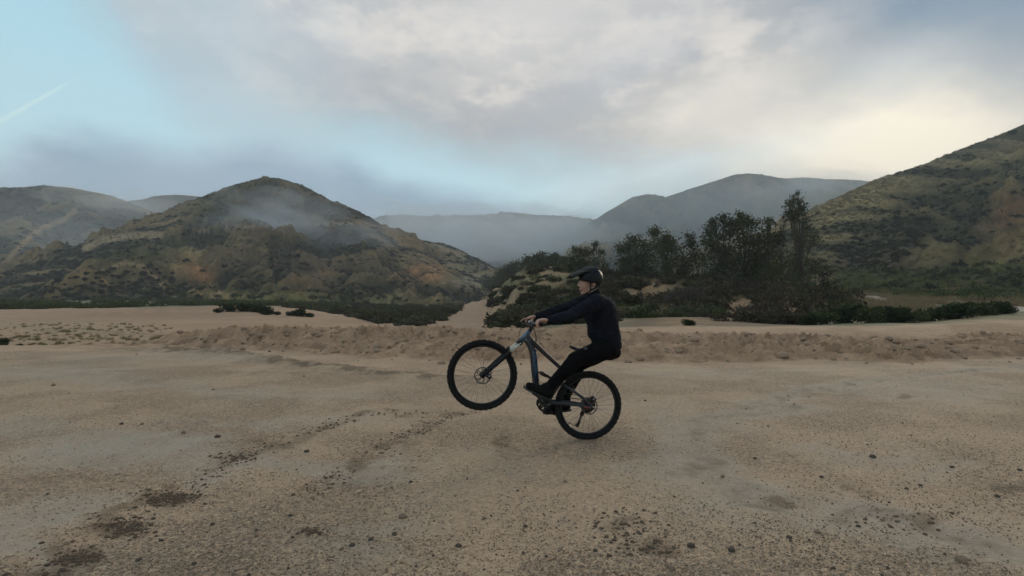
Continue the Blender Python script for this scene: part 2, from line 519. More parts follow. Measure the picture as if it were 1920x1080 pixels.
# --- colours of the soil itself
fx, fy = GX, GY
n1 = fbm(fx, fy, 1.7, 4, 0.55, 31); n2 = fbm(fx, fy, 0.45, 4, 0.6, 32); n3 = fbm(fx, fy, 6.0, 3, 0.5, 33)
gravel_c = np.array([.318, .238, .163]); silt_c = np.array([.262, .230, .184]); sand_c = np.array([.330, .228, .150]); dirt_c = np.array([.262, .176, .114])
# where silt has settled smooth and grey: patches in lot coordinates
wx = GX + 0.55 * fbm(fx, fy, 1.3, 3, 0.55, 34); wy = GY + 0.9 * fbm(fx, fy, 1.3, 3, 0.55, 35)
qx, qy = project(wx, wy, np.zeros_like(wx))
silt = np.zeros_like(GX)
for cx, cy, sx, sy, a in [(230, 845, 230, 34, 1), (470, 870, 170, 26, .9), (90, 1000, 120, 55, .9), (660, 880, 150, 22, .8), (380, 905, 80, 25, .8), (110, 700, 170, 16, .7), (60, 800, 120, 22, .6),
                          (520, 790, 260, 12, .5), (1255, 840, 70, 75, .75), (1330, 920, 90, 30, .6), (1760, 735, 190, 26, .6), (1580, 845, 110, 18, .6), (1760, 880, 100, 22, .5), (1840, 1020, 120, 30, .45),
                          (690, 1010, 120, 20, .4), (900, 860, 120, 14, .35), (1000, 905, 60, 10, .2), (1300, 700, 300, 9, .5), (640, 1065, 120, 16, .5), (1120, 760, 120, 10, .4), (300, 670, 260, 9, .5)]:
    silt = np.maximum(silt, a * np.exp(-(((qx - cx) / sx) ** 2 + ((qy - cy) / sy) ** 2) ** 1.4))
for P, wd_, a_ in ((RUTS[0][0], .34, .85), (RUTS[3][0], .5, .4), (RUTS[4][0], .5, .5)):
    d, _ = seg_dist(wx, wy, P); silt = np.maximum(silt, a_ * np.exp(-(d / wd_) ** 2))
silt = np.clip(silt * (1.0 + 0.7 * n2), 0, 1) * (GK < 1.05)
brown = np.zeros_like(GX)
qx0, qy0 = qx, qy
qx, qy = project(GX + .16 * fbm(fx, fy, .5, 3, .6, 34), GY + .22 * fbm(fx, fy, .5, 3, .6, 35), np.zeros_like(wx))
for cx, cy, sx, sy, a in [(320, 932, 62, 15, 1), (238, 985, 55, 19, .9), (150, 1045, 60, 16, .7), (582, 996, 24, 9, .7), (1470, 942, 62, 15, .6), (1612, 915, 38, 13, .5), (1900, 918, 60, 13, .7),
                          (1690, 975, 110, 18, .55), (1175, 985, 62, 22, .65), (1215, 1030, 60, 22, .5), (1010, 985, 70, 14, .35), (946, 832, 27, 24, .85), (500, 830, 70, 9, .55), (440, 858, 50, 9, .6),
                          (560, 700, 220, 8, .4), (330, 655, 200, 6, .5), (700, 850, 40, 12, .5), (1695, 742, 24, 5, .6), (1400, 765, 60, 10, .35), (1340, 800, 40, 14, .35), (100, 900, 160, 20, .3),
                          (1640, 960, 60, 14, .5), (1800, 1040, 160, 30, .4), (300, 770, 260, 12, .3)]:
    brown = np.maximum(brown, a * np.exp(-(((qx - cx) / sx) ** 2 + ((qy - cy) / sy) ** 2) ** 1.2))
for P, wd, dp in RUTS[:3]:
    d, _ = seg_dist(wx, wy, P); brown = np.maximum(brown, (0.42 if P is RUTS[0][0] else 0.5) * np.exp(-(d / 0.20) ** 2))
d, ex_ = seg_dist(wx, wy, WIND); brown = np.maximum(brown, 0.75 * np.exp(-((d + .1) / 0.42) ** 2) * sstep(0, .05, ex_[..., 0]))
brown = np.clip(brown * (1.0 + 1.6 * n2 + 0.8 * fbm(fx, fy, .16, 3, .65, 45)), 0, 1)
qx, qy = qx0, qy0
brown = sstep(.18, .80, brown) * (GK < 1.05)
mix3 = lambda c, m, d: c * (1 - m[..., None]) + d * m[..., None]
C = np.ones(GX.shape + (3,)) * gravel_c
C = mix3(C, sstep(-.25, .5, n1) * 0.5, np.array([.268, .196, .133]))
pale = (GK < 1.05) * np.exp(-((qy - np.interp(qx, [200, 420, 640, 860, 1200, 1900], [655, 668, 682, 690, 692, 688])) / 11) ** 2) * .6
C = mix3(C, pale, np.array([.385, .278, .190]))
C = mix3(C, silt * 0.95, silt_c)
C = mix3(C, brown * 0.80, np.array([.125, .088, .054]))
lotm = 1 - sstep(0.9, 1.15, GK)
# berm: raw dirt and sand, with crevice darkness painted in as noise patches
bc = mix3(np.ones_like(C) * dirt_c, sstep(-.15, .35, n1 * .6 + n2 * .7), sand_c)
bc = mix3(bc, sstep(.02, .38, fbm(fx, fy, .55, 3, .6, 36) + .25 * n1) * .8, np.array([.170, .108, .066]))
smoothb = sstep(3.8, 4.2, GK) * sstep(1120, 1250, GC)
bc = mix3(bc, smoothb, sand_c * 0.98)
C = mix3(C, np.maximum(GB, sstep(0.9, 1.2, GK) * (GK < 5.2)), bc)
far = sstep(4.6, 5.3, GK)
fc = np.ones_like(C) * (sand_c * .86)
fc = fc * (1 + .22 * fbm(fx * .22, fy * 1.1, 3.0, 4, .6, 47) + .12 * fbm(fx, fy, 1.2, 3, .6, 48))[..., None]
fc = mix3(fc, sstep(0, .5, n3) * .3, np.array([.25, .165, .105]))
C = mix3(C, far, fc)
for cx, cy, sx, sy, c_, a_ in [(260, 590, 150, 9, (.215, .140, .088), .8), (100, 600, 160, 7, (.235, .165, .112), .6), (330, 577, 110, 5, (.225, .142, .088), .8), (420, 610, 160, 6, (.26, .175, .112), .6), (640, 604, 60, 4, (.21, .14, .09), .6)]:
    k = np.exp(-(((PXg - cx + 30 * n3) / sx) ** 2 + ((PYg - cy + 2.5 * n1) / sy) ** 2) ** 1.5) * (GK > 5.2) * (GK < 9.5) * a_
    C = mix3(C, k * (.8 + .5 * n1), np.array(c_))
# vegetated banks
vegm = sstep(4.95, 5.25, GK + 0.25 * n1) * sstep(935, 975, GC + 30 * n3)
vegm = np.maximum(vegm, sstep(8.12, 8.3, GK + .12 * n1) * (1 - sstep(440, 560, GC)))
vegm = np.maximum(vegm, sstep(8.5, 9.0, GK + .3 * n3) * sstep(560, 640, GC) * (1 - sstep(790, 815, PXg + 14 * n1 + (PYg - 590) * 1.1)))
vn = fbm(fx, fy, 7.0, 4, 0.6, 37)
vc = mix3(np.ones_like(C) * np.array([.150, .140, .075]), sstep(-.05, .4, vn), np.array([.33, .235, .140]))
vc = mix3(vc, sstep(.0, .5, fbm(fx, fy, 16, 3, .5, 38)) * .8, np.array([.145, .155, .060]))
vc = mix3(vc, sstep(1150, 1200, GC) * (1 - sstep(1500, 1560, GC)) * (1 - sstep(8.0, 8.6, GK)) * (.6 + .4 * sstep(-.2, .3, vn)), np.array([.150, .104, .064]))
C = mix3(C, vegm, vc)
# dry orange-brown faces under the trees
for cx, cy, sx, sy in [(1225, 548, 45, 18), (1385, 575, 40, 28), (1290, 605, 60, 14), (1480, 592, 50, 18), (1560, 575, 30, 12), (1040, 512, 60, 6), (1020, 530, 45, 9)]:
    k = np.exp(-(((PXg - cx + 18 * n1) / sx) ** 2 + ((PYg - cy + 9 * n2) / sy) ** 2) ** 1.5) * (GK > 5.2) * (GK < 10)
    C = mix3(C, np.clip(k * (.9 + 1.2 * n1), 0, 1) * .85, np.array([.30, .185, .098]))
# pale road behind the shrubs at the right
rd, _ = seg_dist(PXg, PYg * 1.0, [(1500, 550), (1600, 558), (1720, 566), (1830, 572), (1960, 581)])
C = mix3(C, (1 - sstep(4.5, 7, rd + 2 * n2)) * (GK > 6) * (GK < 9.6), np.array([.36, .30, .24]))
# weedy terrace at the left
gt = .6 * sstep(3.6, 4.3, GK) * (1 - sstep(6.2, 6.9, GK)) * (1 - sstep(190, 290, GC)) * sstep(-.3, .25, fbm(fx * .45, fy, 1.8, 4, .6, 39) + .05)
C = mix3(C, gt * .35, np.array([.235, .220, .130]))
C = C * (1 + 0.10 * n2[..., None] + 0.06 * fbm(fx, fy, .12, 2, .6, 40)[..., None])
C = np.clip(C * np.where((vegm > .5)[..., None], 1.0, np.array([1.41, 1.34, 1.28])), 0.02, 0.6)
gravf = np.clip(lotm * (1 - 0.85 * silt) * (0.55 + 0.9 * sstep(-.3, .3, n1)), 0, 1.3) + 0.4 * GB

nr, nt = GX.shape
idx = np.arange(nr * nt).reshape(nr, nt)
q = np.stack([idx[:-1, :], np.roll(idx, -1, 1)[:-1, :], np.roll(idx, -1, 1)[1:, :], idx[1:, :]], -1).reshape(-1, 4)

# ground material
gm, t, p = new_mat('packed dirt and gravel')
at_ = t.node('ShaderNodeAttribute', attribute_name='base')
ag = t.node('ShaderNodeAttribute', attribute_name='grav')
geo = t.node('ShaderNodeNewGeometry'); pos = geo.outputs['Position']
dst = t.noise(pos, 9.0, 3.0, 0.6, color=True)
pw = t.vm('ADD', pos, t.vm('SCALE', dst, 0.035))
v1 = t.voro(pw, 46.0); v2 = t.voro(pw, 105.0); v3 = t.voro(pw, 17.0)
s1 = t.node('ShaderNodeSeparateColor'); t.l.new(v1.outputs['Color'], s1.inputs[0])
s2 = t.node('ShaderNodeSeparateColor'); t.l.new(v2.outputs['Color'], s2.inputs[0])
s3 = t.node('ShaderNodeSeparateColor'); t.l.new(v3.outputs['Color'], s3.inputs[0])
gfac = ag.outputs['Fac']
k1 = t.lin(s1.outputs[0], 0.0, 1.0, -0.20, 0.20)
k2 = t.lin(s2.outputs[0], 0.0, 1.0, -0.18, 0.18)
fine = t.lin(t.noise(pos, 26.0, 6.0, 0.72), 0.25, 0.75, -0.22, 0.22)
tot = t.m('ADD', t.m('ADD', k1, k2), t.m('MULTIPLY', fine, 1.0))
tot = t.m('MULTIPLY', tot, t.m('ADD', t.m('MULTIPLY', gfac, 0.95), 0.16))
spk = t.noise(pos, 52.0, 3.0, 0.75)
tot = t.m('SUBTRACT', tot, t.m('MULTIPLY', t.smooth(spk, 0.57, 0.72), t.m('ADD', t.m('MULTIPLY', gfac, 0.42), 0.05)))
spl = t.noise(pos, 71.0, 3.0, 0.75)
tot = t.m('ADD', tot, t.m('MULTIPLY', t.smooth(spl, 0.60, 0.74), t.m('MULTIPLY', gfac, 0.42)))
# dark chips and crevices between stones
chip = t.m('MULTIPLY', t.smooth(s3.outputs[1], 0.90, 0.96), t.smooth(v3.outputs['Distance'], 0.42, 0.25))
chip = t.m('MULTIPLY', chip, t.m('MULTIPLY', gfac, 0.35))
mul = t.m('SUBTRACT', t.m('ADD', 1.0, tot), chip)
colr = t.vm('SCALE', at_.outputs['Color'], t.m('MAXIMUM', mul, 0.25))
hsv = t.mix(t.m('MULTIPLY', t.smooth(s1.outputs[2], 0.75, 0.95), t.m('MULTIPLY', gfac, 0.4)), colr, (0.36, 0.30, 0.24))
t.l.new(hsv, p.inputs['Base Color'])
p.inputs['Roughness'].default_value = 0.92
p.inputs['Specular IOR Level'].default_value = 0.25
hgt = t.m('ADD', t.m('MULTIPLY', t.smooth(v1.outputs['Distance'], 0.6, 0.05), 0.6), t.m('MULTIPLY', t.smooth(v2.outputs['Distance'], 0.6, 0.05), 0.35))
hgt = t.m('ADD', hgt, t.m('MULTIPLY', t.noise(pos, 18.0, 5.0, 0.7), 0.7))
bp = t.node('ShaderNodeBump'); bp.inputs['Distance'].default_value = 0.018
t.l.new(t.m('ADD', t.m('MULTIPLY', gfac, 0.75), 0.15, clamp=True), bp.inputs['Strength'])
t.l.new(hgt, bp.inputs['Height']); t.l.new(bp.outputs[0], p.inputs['Normal'])

me = np_mesh('ground', np.stack([GX, GY, GZ], -1).reshape(-1, 3), q, gm, True, C.reshape(-1, 3))
a = me.attributes.new('grav', 'FLOAT', 'POINT'); a.data.foreach_set('value', gravf.ravel().astype(np.float32))
ground = link('ground', me)
tag(ground, 'tan dirt and gravel lot with low berm, sandy wash and scrubby banks behind', None, None, 'structure')

# ================================================================== HILLS
def rp(pts):
    """ridge line from (column, row, depth) sightings"""
    return np.array([at(x, y, d) for x, y, d in pts])


hm, t, p = new_mat('dry hillside soil and grass')
ab = t.node('ShaderNodeAttribute', attribute_name='base')
geo = t.node('ShaderNodeNewGeometry'); pos = geo.outputs['Position']
na = t.noise(pos, 0.45, 6.0, 0.68); nb = t.noise(pos, 0.09, 5.0, 0.6)
f = t.m('MULTIPLY', t.lin(na, 0.3, 0.7, 0.62, 1.38), t.lin(nb, 0.3, 0.7, 0.82, 1.18))
t.l.new(t.vm('SCALE', ab.outputs['Color'], f), p.inputs['Base Color'])
p.inputs['Roughness'].default_value = 0.95; p.inputs['Specular IOR Level'].default_value = 0.1
bp = t.node('ShaderNodeBump'); bp.inputs['Strength'].default_value = 0.7; bp.inputs['Distance'].default_value = 1.2
t.l.new(na, bp.inputs['Height']); t.l.new(bp.outputs[0], p.inputs['Normal'])

TAN = np.array([.31, .215, .115]); OLIVE = np.array([.105, .088, .047]); SCRUB = np.array([.062, .066, .040]); GRASS = np.array([.155, .160, .060]); RUST = np.array([.36, .190, .090]); PALE = np.array([.36, .265, .16]); PURP = np.array([.105, .085, .070])


class Hill:
    def __init__(s, label, ridges, slope, rnd, cols, rows, n, gully=(5, 45), seed=1, base=OLIVE, paint=None, floor=-6.0, name='hill'):
        s.ridges, s.slope, s.rnd, s.gully, s.seed = ridges, slope, rnd, gully, seed
        x = np.linspace(*cols, n[0]); d = np.geomspace(*rows, n[1])
        U, D = np.meshgrid((x - 960) / F, d)
        X, Y = U * D, D
        Z = s.z(X, Y)
        px, py_ = project(X, Y, Z)
        n1 = fbm(X, Y, 60, 5, 0.55, seed + 50); n2 = fbm(X, Y, 16, 5, 0.6, seed + 51); n3 = fbm(X, Y, 6, 4, 0.65, seed + 52)
        C = np.ones(X.shape + (3,)) * base
        gv = s.gl
        C = mix3(C, sstep(-.1, .35, n1 * .5 + n2 * .6) * .6, base * 0.55 + SCRUB * 0.45)
        C = mix3(C, sstep(.12, .5, n2 * .8 + n3 * .5) * .6, base * .4 + TAN * .6)
        C = mix3(C, sstep(.02, .22, gv + .12 * n3) * .55, base * .35 + TAN * .75)
        if paint:
            for cx, cy, sx, sy, c, a, *pw in paint:
                k = np.exp(-(((px - cx + 14 * n2) / sx) ** 2 + ((py_ - cy + 8 * n3) / sy) ** 2) ** 1.6)
                k = np.clip(k * a * (1 + (pw[0] if pw else .9) * (n2 + n3)), 0, 1)
                C = mix3(C, k, c)
        C = mix3(C, (1 - sstep(-.28, .05, gv - .10 * n2)) * .72 * (C.mean(-1) < .22), SCRUB * .95)
        s.px, s.py, s.n2, s.n3 = px, py_, n2, n3
        s.X, s.Y, s.Z, s.C = X, Y, Z, C
        s.C = s.C * np.array([1.08, 1.0, .88]) * np.clip((s.C.mean(-1, keepdims=True) / .125) ** .5, .55, 1.35)
        s.floor, s.label, s.name = floor, label, name

    def line(s, pts, wd, c, a=0.9):
        d, _ = seg_dist(s.px, s.py, pts)
        k = (1 - sstep(wd * .5, wd * 1.3, d + wd * .8 * np.abs(s.n3))) * a
        s.C = mix3(s.C, k, c)

    def z(s, X, Y):
        h = np.full(X.shape, -1e3)
        dm = np.full(X.shape, 1e9)
        wx = X + 10 * fbm(X, Y, 50, 3, .5, s.seed) * 0.6; wy = Y + 10 * fbm(X, Y, 50, 3, .5, s.seed + 3) * 0.6
        k = 2.5
        acc = np.zeros(X.shape); mx = None
        hs = []
        for i, (P, *sl) in enumerate(s.ridges):
            slp = sl[0] if sl else s.slope
            rd = sl[1] if len(sl) > 1 else s.rnd
            if i == 0:
                P = np.asarray(P); P = np.c_[P, np.r_[0, np.cumsum(np.hypot(*np.diff(P[:, :2], axis=0).T))]]
            d, e = seg_dist(X if i == 0 else wx, Y if i == 0 else wy, P)
            if i == 0: arc, dd0 = e[..., 1], d
            hs.append(e[..., 0] - slp * (np.sqrt(d * d + rd * rd) - rd))
            dm = np.minimum(dm, d) if i == 0 else dm
        H = np.stack(hs)
        m = H.max(0)
        h = m + k * np.log(np.exp((H - m) / k).sum(0)) - k * 0.0
        h = np.where(dm < 25, m * (1 - dm / 25).clip(0) + h * (dm / 25).clip(0, 1), h)
        g, gs = s.gully
        e = sstep(4, gs * 1.1, dm)
        gl = ridged(X, Y, gs, 4, 0.5, s.seed + 7)
        wob = fbm(X, Y, gs * 1.2, 3, .5, s.seed + 13)
        g2 = ridged(arc + gs * .7 * wob, dd0 * .22, gs * .62, 3, .5, s.seed + 15)
        s.gl = .5 * (gl - .62) + 1.0 * (g2 - .62)
        h = h + e * g * .9 * (g2 - .62)
        h = h + e * g * (gl - 0.62) + sstep(2, 20, dm) * 0.06 * g * fbm(X, Y, gs * .12, 3, .6, s.seed + 9) * 3 + 0.05 * g * fbm(X, Y, gs * .07, 3, .6, s.seed + 11)
        return h

    def build(s):
        nr, nc = s.X.shape
        idx = np.arange(nr * nc).reshape(nr, nc)
        q = np.stack([idx[:-1, :-1], idx[:-1, 1:], idx[1:, 1:], idx[1:, :-1]], -1).reshape(-1, 4)
        zf = s.Z.ravel()
        q = q[(zf[q] > s.floor).any(1)]
        Z = np.maximum(s.Z, s.floor - 4)
        V = np.stack([s.X, s.Y, Z], -1).reshape(-1, 3)
        used = np.zeros(len(V), bool); used[q.ravel()] = True
        mp = np.cumsum(used) - 1
        me = np_mesh(s.name, V[used], mp[q], hm, True, np.clip(s.C, .015, .6).reshape(-1, 3)[used])
        s.obj = tag(link(s.name, me), s.label, None, None, 'structure')
        return s.obj


HILLS = {}
# dome-shaped hill left of the wash
HILLS['dome'] = h = Hill('dome-shaped scrubby hill left of the sandy wash with mist across its middle', [
    (rp([(-40, 590, 205), (60, 548, 235), (100, 512, 260), (150, 482, 290), (190, 457, 310), (250, 438, 330), (300, 426, 350), (340, 411, 370), (390, 381, 390), (420, 365, 400), (460, 344, 415), (500, 335, 420), (530, 336, 420), (565, 347, 418), (620, 377, 412), (655, 400, 408), (685, 419, 403), (705, 441, 395), (745, 470, 375), (790, 505, 350), (835, 540, 325), (860, 570, 300)]),),
    (rp([(500, 335, 420), (480, 412, 335), (500, 455, 280), (545, 500, 235), (560, 545, 200), (570, 580, 172)]), .5, 12),
    (rp([(300, 426, 350), (280, 468, 285), (250, 492, 232), (215, 520, 205), (170, 560, 180), (150, 585, 165)]), .55, 8),
    (rp([(250, 492, 232), (290, 528, 198), (325, 560, 178), (345, 585, 165)]), .6, 5),
    (rp([(620, 377, 412), (640, 440, 330), (690, 500, 265), (740, 545, 225), (770, 585, 190)]), .5, 10),
    (rp([(745, 470, 375), (800, 498, 320), (835, 520, 285), (850, 560, 250)]), .55, 7),
    (rp([(390, 381, 390), (380, 440, 310), (395, 500, 250), (410, 560, 195)]), .5, 9),
], 0.46, 16, (-120, 900), (150, 560), (520, 300), (16, 46), 2, OLIVE, [
    (510, 375, 190, 60, np.array([.088, .092, .050]), .8), (300, 470, 130, 26, np.array([.085, .100, .045]), .8), (350, 480, 40, 22, TAN, .55), (370, 520, 36, 28, RUST, .8), (340, 515, 30, 12, TAN, .6),
    (600, 530, 60, 40, np.array([.19, .135, .085]), .75), (440, 480, 50, 25, np.array([.16, .115, .075]), .6), (560, 490, 90, 22, PURP, .6), (800, 512, 38, 16, RUST, .9), (690, 500, 50, 25, np.array([.15, .12, .075]), .6),
    (250, 540, 80, 45, TAN * .95, .9), (430, 555, 130, 12, np.array([.22, .205, .075]), .85), (400, 552, 50, 7, np.array([.33, .23, .13]), .8), (620, 565, 130, 16, np.array([.12, .13, .05]), .8), (740, 570, 90, 22, np.array([.17, .165, .095]), .7),
    (560, 425, 170, 12, np.array([.18, .13, .085]), .55), (880, 530, 40, 14, np.array([.25, .22, .17]), .7), (190, 470, 60, 20, np.array([.075, .085, .045]), .7), (480, 530, 60, 26, SCRUB, .6), (660, 540, 40, 30, SCRUB, .6)], floor=-4)
h.line([(160, 466), (190, 450), (250, 441), (300, 441)], 8, PALE, .95)
h.line([(372, 434), (430, 427), (500, 421), (580, 421), (660, 419)], 4, PALE, .8)
h.line([(190, 510), (230, 492), (270, 500), (310, 540), (330, 560)], 4.0, TAN * 1.2, .8)
h.line([(300, 420), (345, 408)], 3, TAN, .5)
h.build()
# long ridge at the left
HILLS['left'] = h = Hill('long hazy ridge at the left edge with a pale zigzag trail', [
    (rp([(-420, 330, 700), (-200, 345, 700), (0, 353, 700), (45, 353, 700), (100, 350, 700), (140, 353, 700), (190, 363, 690), (225, 376, 680), (250, 395, 660), (290, 425, 620), (330, 470, 560), (360, 540, 480)]),),
    (rp([(100, 350, 700), (85, 400, 600), (30, 450, 480), (-10, 510, 380), (-40, 570, 300)]), .5, 14),
    (rp([(190, 363, 690), (170, 420, 590), (130, 470, 490), (100, 530, 390), (80, 575, 300)]), .5, 12),
    (rp([(-100, 349, 700), (-120, 430, 540), (-160, 540, 380)]), .5, 14),
], 0.5, 18, (-420, 420), (270, 900), (300, 190), (13, 80), 5, np.array([.085, .088, .055]), [
    (200, 470, 50, 60, np.array([.07, .075, .05]), .6), (60, 500, 90, 40, np.array([.11, .10, .07]), .5), (30, 560, 110, 22, np.array([.05, .068, .045]), .9)], floor=-4)
h.line([(-10, 515), (30, 470), (60, 440), (78, 428), (120, 412), (140, 395)], 6, TAN * 1.15, .85)
h.line([(70, 395), (95, 380), (88, 372), (80, 360)], 4, TAN, .5)
h.line([(0, 523), (30, 519)], 5, PALE, .7)
h.build()
HILLS['saddle'] = h = Hill('faint distant ridge behind the saddle left of the dome hill', [
    (rp([(150, 392, 1050), (230, 379, 1050), (275, 375, 1050), (310, 367, 1050), (345, 366, 1050), (385, 370, 1050), (440, 372, 1050), (520, 385, 1050), (640, 420, 1050)]),),
    (rp([(330, 366, 1050), (300, 420, 860), (280, 480, 700)]),),
], 0.45, 20, (100, 700), (600, 1250), (150, 80), (20, 130), 8, np.array([.13, .105, .07]), None)
h.build()
HILLS['far'] = h = Hill('blue misty ridge closing the far end of the valley', [
    (rp([(560, 470, 1600), (640, 440, 1600), (685, 414, 1600), (720, 405, 1600), (760, 403, 1600), (800, 406, 1600), (870, 404, 1600), (905, 404, 1600), (950, 398, 1600), (985, 401, 1600), (1010, 404, 1600), (1060, 405, 1600), (1110, 412, 1600), (1200, 425, 1600), (1400, 440, 1600)]),),
    (rp([(950, 398, 1600), (930, 430, 1350), (890, 470, 1050), (870, 520, 800)]),),
    (rp([(760, 403, 1600), (770, 440, 1300), (800, 480, 1000)]),),
    (rp([(1110, 412, 1600), (1060, 450, 1250), (1010, 490, 950)]),),
], 0.42, 25, (500, 1300), (700, 1900), (240, 120), (55, 170), 9, np.array([.10, .092, .058]), None)
h.build()
HILLS['spur'] = h = Hill('low scrubby spur coming down to the wash behind the dome hill', [
    (rp([(640, 470, 540), (700, 460, 530), (750, 451, 520), (790, 452, 510), (820, 456, 500), (855, 474, 475), (885, 490, 450), (905, 506, 430), (918, 530, 400), (925, 560, 360)]),),
    (rp([(820, 456, 500), (845, 500, 420), (880, 530, 370), (900, 560, 330)]), .5, 8),
    (rp([(750, 451, 520), (790, 500, 430), (830, 545, 350)]), .5, 8),
], 0.46, 12, (620, 960), (310, 640), (200, 120), (8, 50), 12, np.array([.115, .108, .065]), [
    (870, 528, 40, 14, np.array([.26, .23, .17]), .8), (850, 505, 40, 8, np.array([.19, .18, .09]), .7)], floor=-4)
h.line([(800, 456), (825, 462), (850, 474), (872, 487)], 3, PALE, .6)
h.build()
HILLS['mid'] = h = Hill('hazy double-topped mountain behind the trees', [
    (rp([(985, 500, 900), (1030, 468, 900), (1070, 442, 900), (1110, 415, 900), (1150, 390, 900), (1185, 370, 900), (1210, 365, 900), (1232, 367, 900), (1243, 371, 900), (1265, 364, 905), (1300, 352, 910), (1345, 338, 915), (1375, 328, 920), (1400, 326, 920), (1425, 329, 920), (1450, 335, 925), (1470, 336, 930), (1500, 334, 935), (1530, 336, 940), (1600, 339, 950), (1640, 343, 960), (1800, 352, 980), (2100, 380, 1000)]),),
    (rp([(1500, 334, 935), (1440, 382, 800), (1390, 418, 690), (1340, 470, 560), (1300, 530, 440)]), .5, 14),
    (rp([(1210, 365, 900), (1180, 420, 760), (1130, 460, 640), (1090, 500, 520)]), .5, 12),
    (rp([(1345, 338, 915), (1290, 410, 740), (1240, 470, 600)]), .5, 14),
    (rp([(1640, 343, 960), (1600, 420, 720), (1560, 500, 520)]), .5, 14),
], 0.5, 16, (960, 2000), (400, 1200), (330, 150), (26, 95), 14, np.array([.115, .104, .066]), [
    (1150, 450, 60, 25, np.array([.20, .16, .105]), .7), (1500, 365, 110, 22, np.array([.20, .18, .115]), .8), (1420, 410, 60, 20, np.array([.17, .155, .10]), .7), (1300, 400, 120, 40, np.array([.085, .085, .062]), .6)])
h.line([(1440, 382), (1400, 412), (1360, 445)], 3, PALE, .5)
h.line([(1105, 448), (1125, 440), (1140, 436)], 3, TAN * 1.2, .5)
h.build()
HILLS['right'] = h = Hill('steep grassy hill rising out of the right edge with a rust coloured cliff', [
    (rp([(1470, 590, 112), (1500, 550, 128), (1522, 495, 150), (1530, 450, 170), (1545, 412, 195), (1565, 392, 212), (1600, 366, 232), (1640, 344, 248), (1690, 324, 262), (1750, 303, 275), (1800, 283, 285), (1850, 263, 293), (1900, 243, 300), (1960, 218, 306), (2100, 165, 318), (2300, 110, 335), (2700, 60, 360)]), .52, 9),
    (rp([(1600, 366, 232), (1580, 420, 190), (1560, 470, 155), (1570, 520, 125), (1590, 560, 100)]), .55, 6),
    (rp([(1690, 324, 262), (1660, 380, 215), (1650, 440, 175), (1660, 500, 135), (1670, 550, 100)]), .55, 8),
    (rp([(1850, 263, 293), (1800, 350, 230), (1760, 430, 180), (1760, 500, 135), (1770, 560, 95)]), .55, 8),
    (rp([(2000, 202, 309), (1960, 290, 240), (1905, 350, 200), (1870, 430, 165), (1850, 500, 125), (1850, 560, 90)]), .55, 8),
    (rp([(1985, 340, 190), (1925, 360, 185), (1890, 372, 178), (1868, 405, 168), (1860, 440, 160)]), 1.5, 3),
    (rp([(2300, 110, 335), (2150, 330, 200), (2050, 520, 110)]), .55, 8),
], 0.52, 9, (1440, 2500), (72, 420), (480, 300), (13, 40), 17, np.array([.120, .108, .060]), [
    (1600, 400, 70, 50, np.array([.285, .235, .120]), .9), (1560, 440, 40, 35, np.array([.31, .255, .13]), .85), (1680, 345, 120, 22, np.array([.25, .21, .115]), .9), (1800, 300, 110, 26, np.array([.225, .19, .11]), .8), (1900, 262, 60, 20, np.array([.21, .17, .10]), .7),
    (1690, 460, 130, 60, np.array([.075, .070, .046]), .85), (1800, 380, 90, 70, np.array([.072, .072, .046]), .75), (1760, 470, 35, 26, np.array([.21, .17, .09]), .7), (1640, 500, 70, 30, PURP * .9, .6),
    (1720, 535, 170, 22, np.array([.13, .145, .045]), .9), (1850, 515, 80, 22, np.array([.15, .16, .055]), .8), (1800, 540, 45, 10, np.array([.32, .225, .10]), .85), (1880, 550, 40, 7, np.array([.33, .26, .14]), .8),
    (1893, 395, 36, 34, np.array([.215, .120, .070]), .9, .8), (1850, 430, 30, 16, np.array([.22, .15, .10]), .7), (1900, 455, 30, 14, np.array([.20, .14, .09]), .6)], floor=-2)
h.build()

# ================================================================== PLANTS
ORD = ['first', 'second', 'third', 'fourth', 'fifth', 'sixth', 'seventh', 'eighth', 'ninth', 'tenth', 'eleventh', 'twelfth', 'thirteenth', 'fourteenth', 'fifteenth', 'sixteenth', 'seventeenth', 'eighteenth', 'nineteenth', 'twentieth']


def leaf_mat(name, dark, light, dry=None, dryf=0.0, trans=0.25):
    m, t, p = new_mat(name)
    a = t.node('ShaderNodeAttribute', attribute_name='tint')
    oi = t.node('ShaderNodeObjectInfo')
    f = t.m('ADD', t.m('MULTIPLY', a.outputs['Fac'], 0.75), t.m('MULTIPLY', oi.outputs['Random'], 0.35), clamp=True)
    c = t.mix(f, dark, light)
    if dry is not None:
        k = t.smooth(t.m('FRACT', t.m('ADD', t.m('MULTIPLY', a.outputs['Fac'], 7.13), t.m('MULTIPLY', oi.outputs['Random'], 3.7))), 1 - dryf, 1 - dryf * 0.5)
        c = t.mix(k, c, dry)
    t.l.new(c, p.inputs['Base Color'])
    p.inputs['Roughness'].default_value = 0.75
    p.inputs['Specular IOR Level'].default_value = 0.15
    tr = t.node('ShaderNodeBsdfTranslucent'); t.l.new(c, tr.inputs['Color'])
    mx = t.node('ShaderNodeMixShader'); mx.inputs[0].default_value = trans
    t.l.new(p.outputs[0], mx.inputs[1]); t.l.new(tr.outputs[0], mx.inputs[2])
    out = [n for n in t.n if n.type == 'OUTPUT_MATERIAL'][0]
    t.l.new(mx.outputs[0], out.inputs['Surface'])
    return m


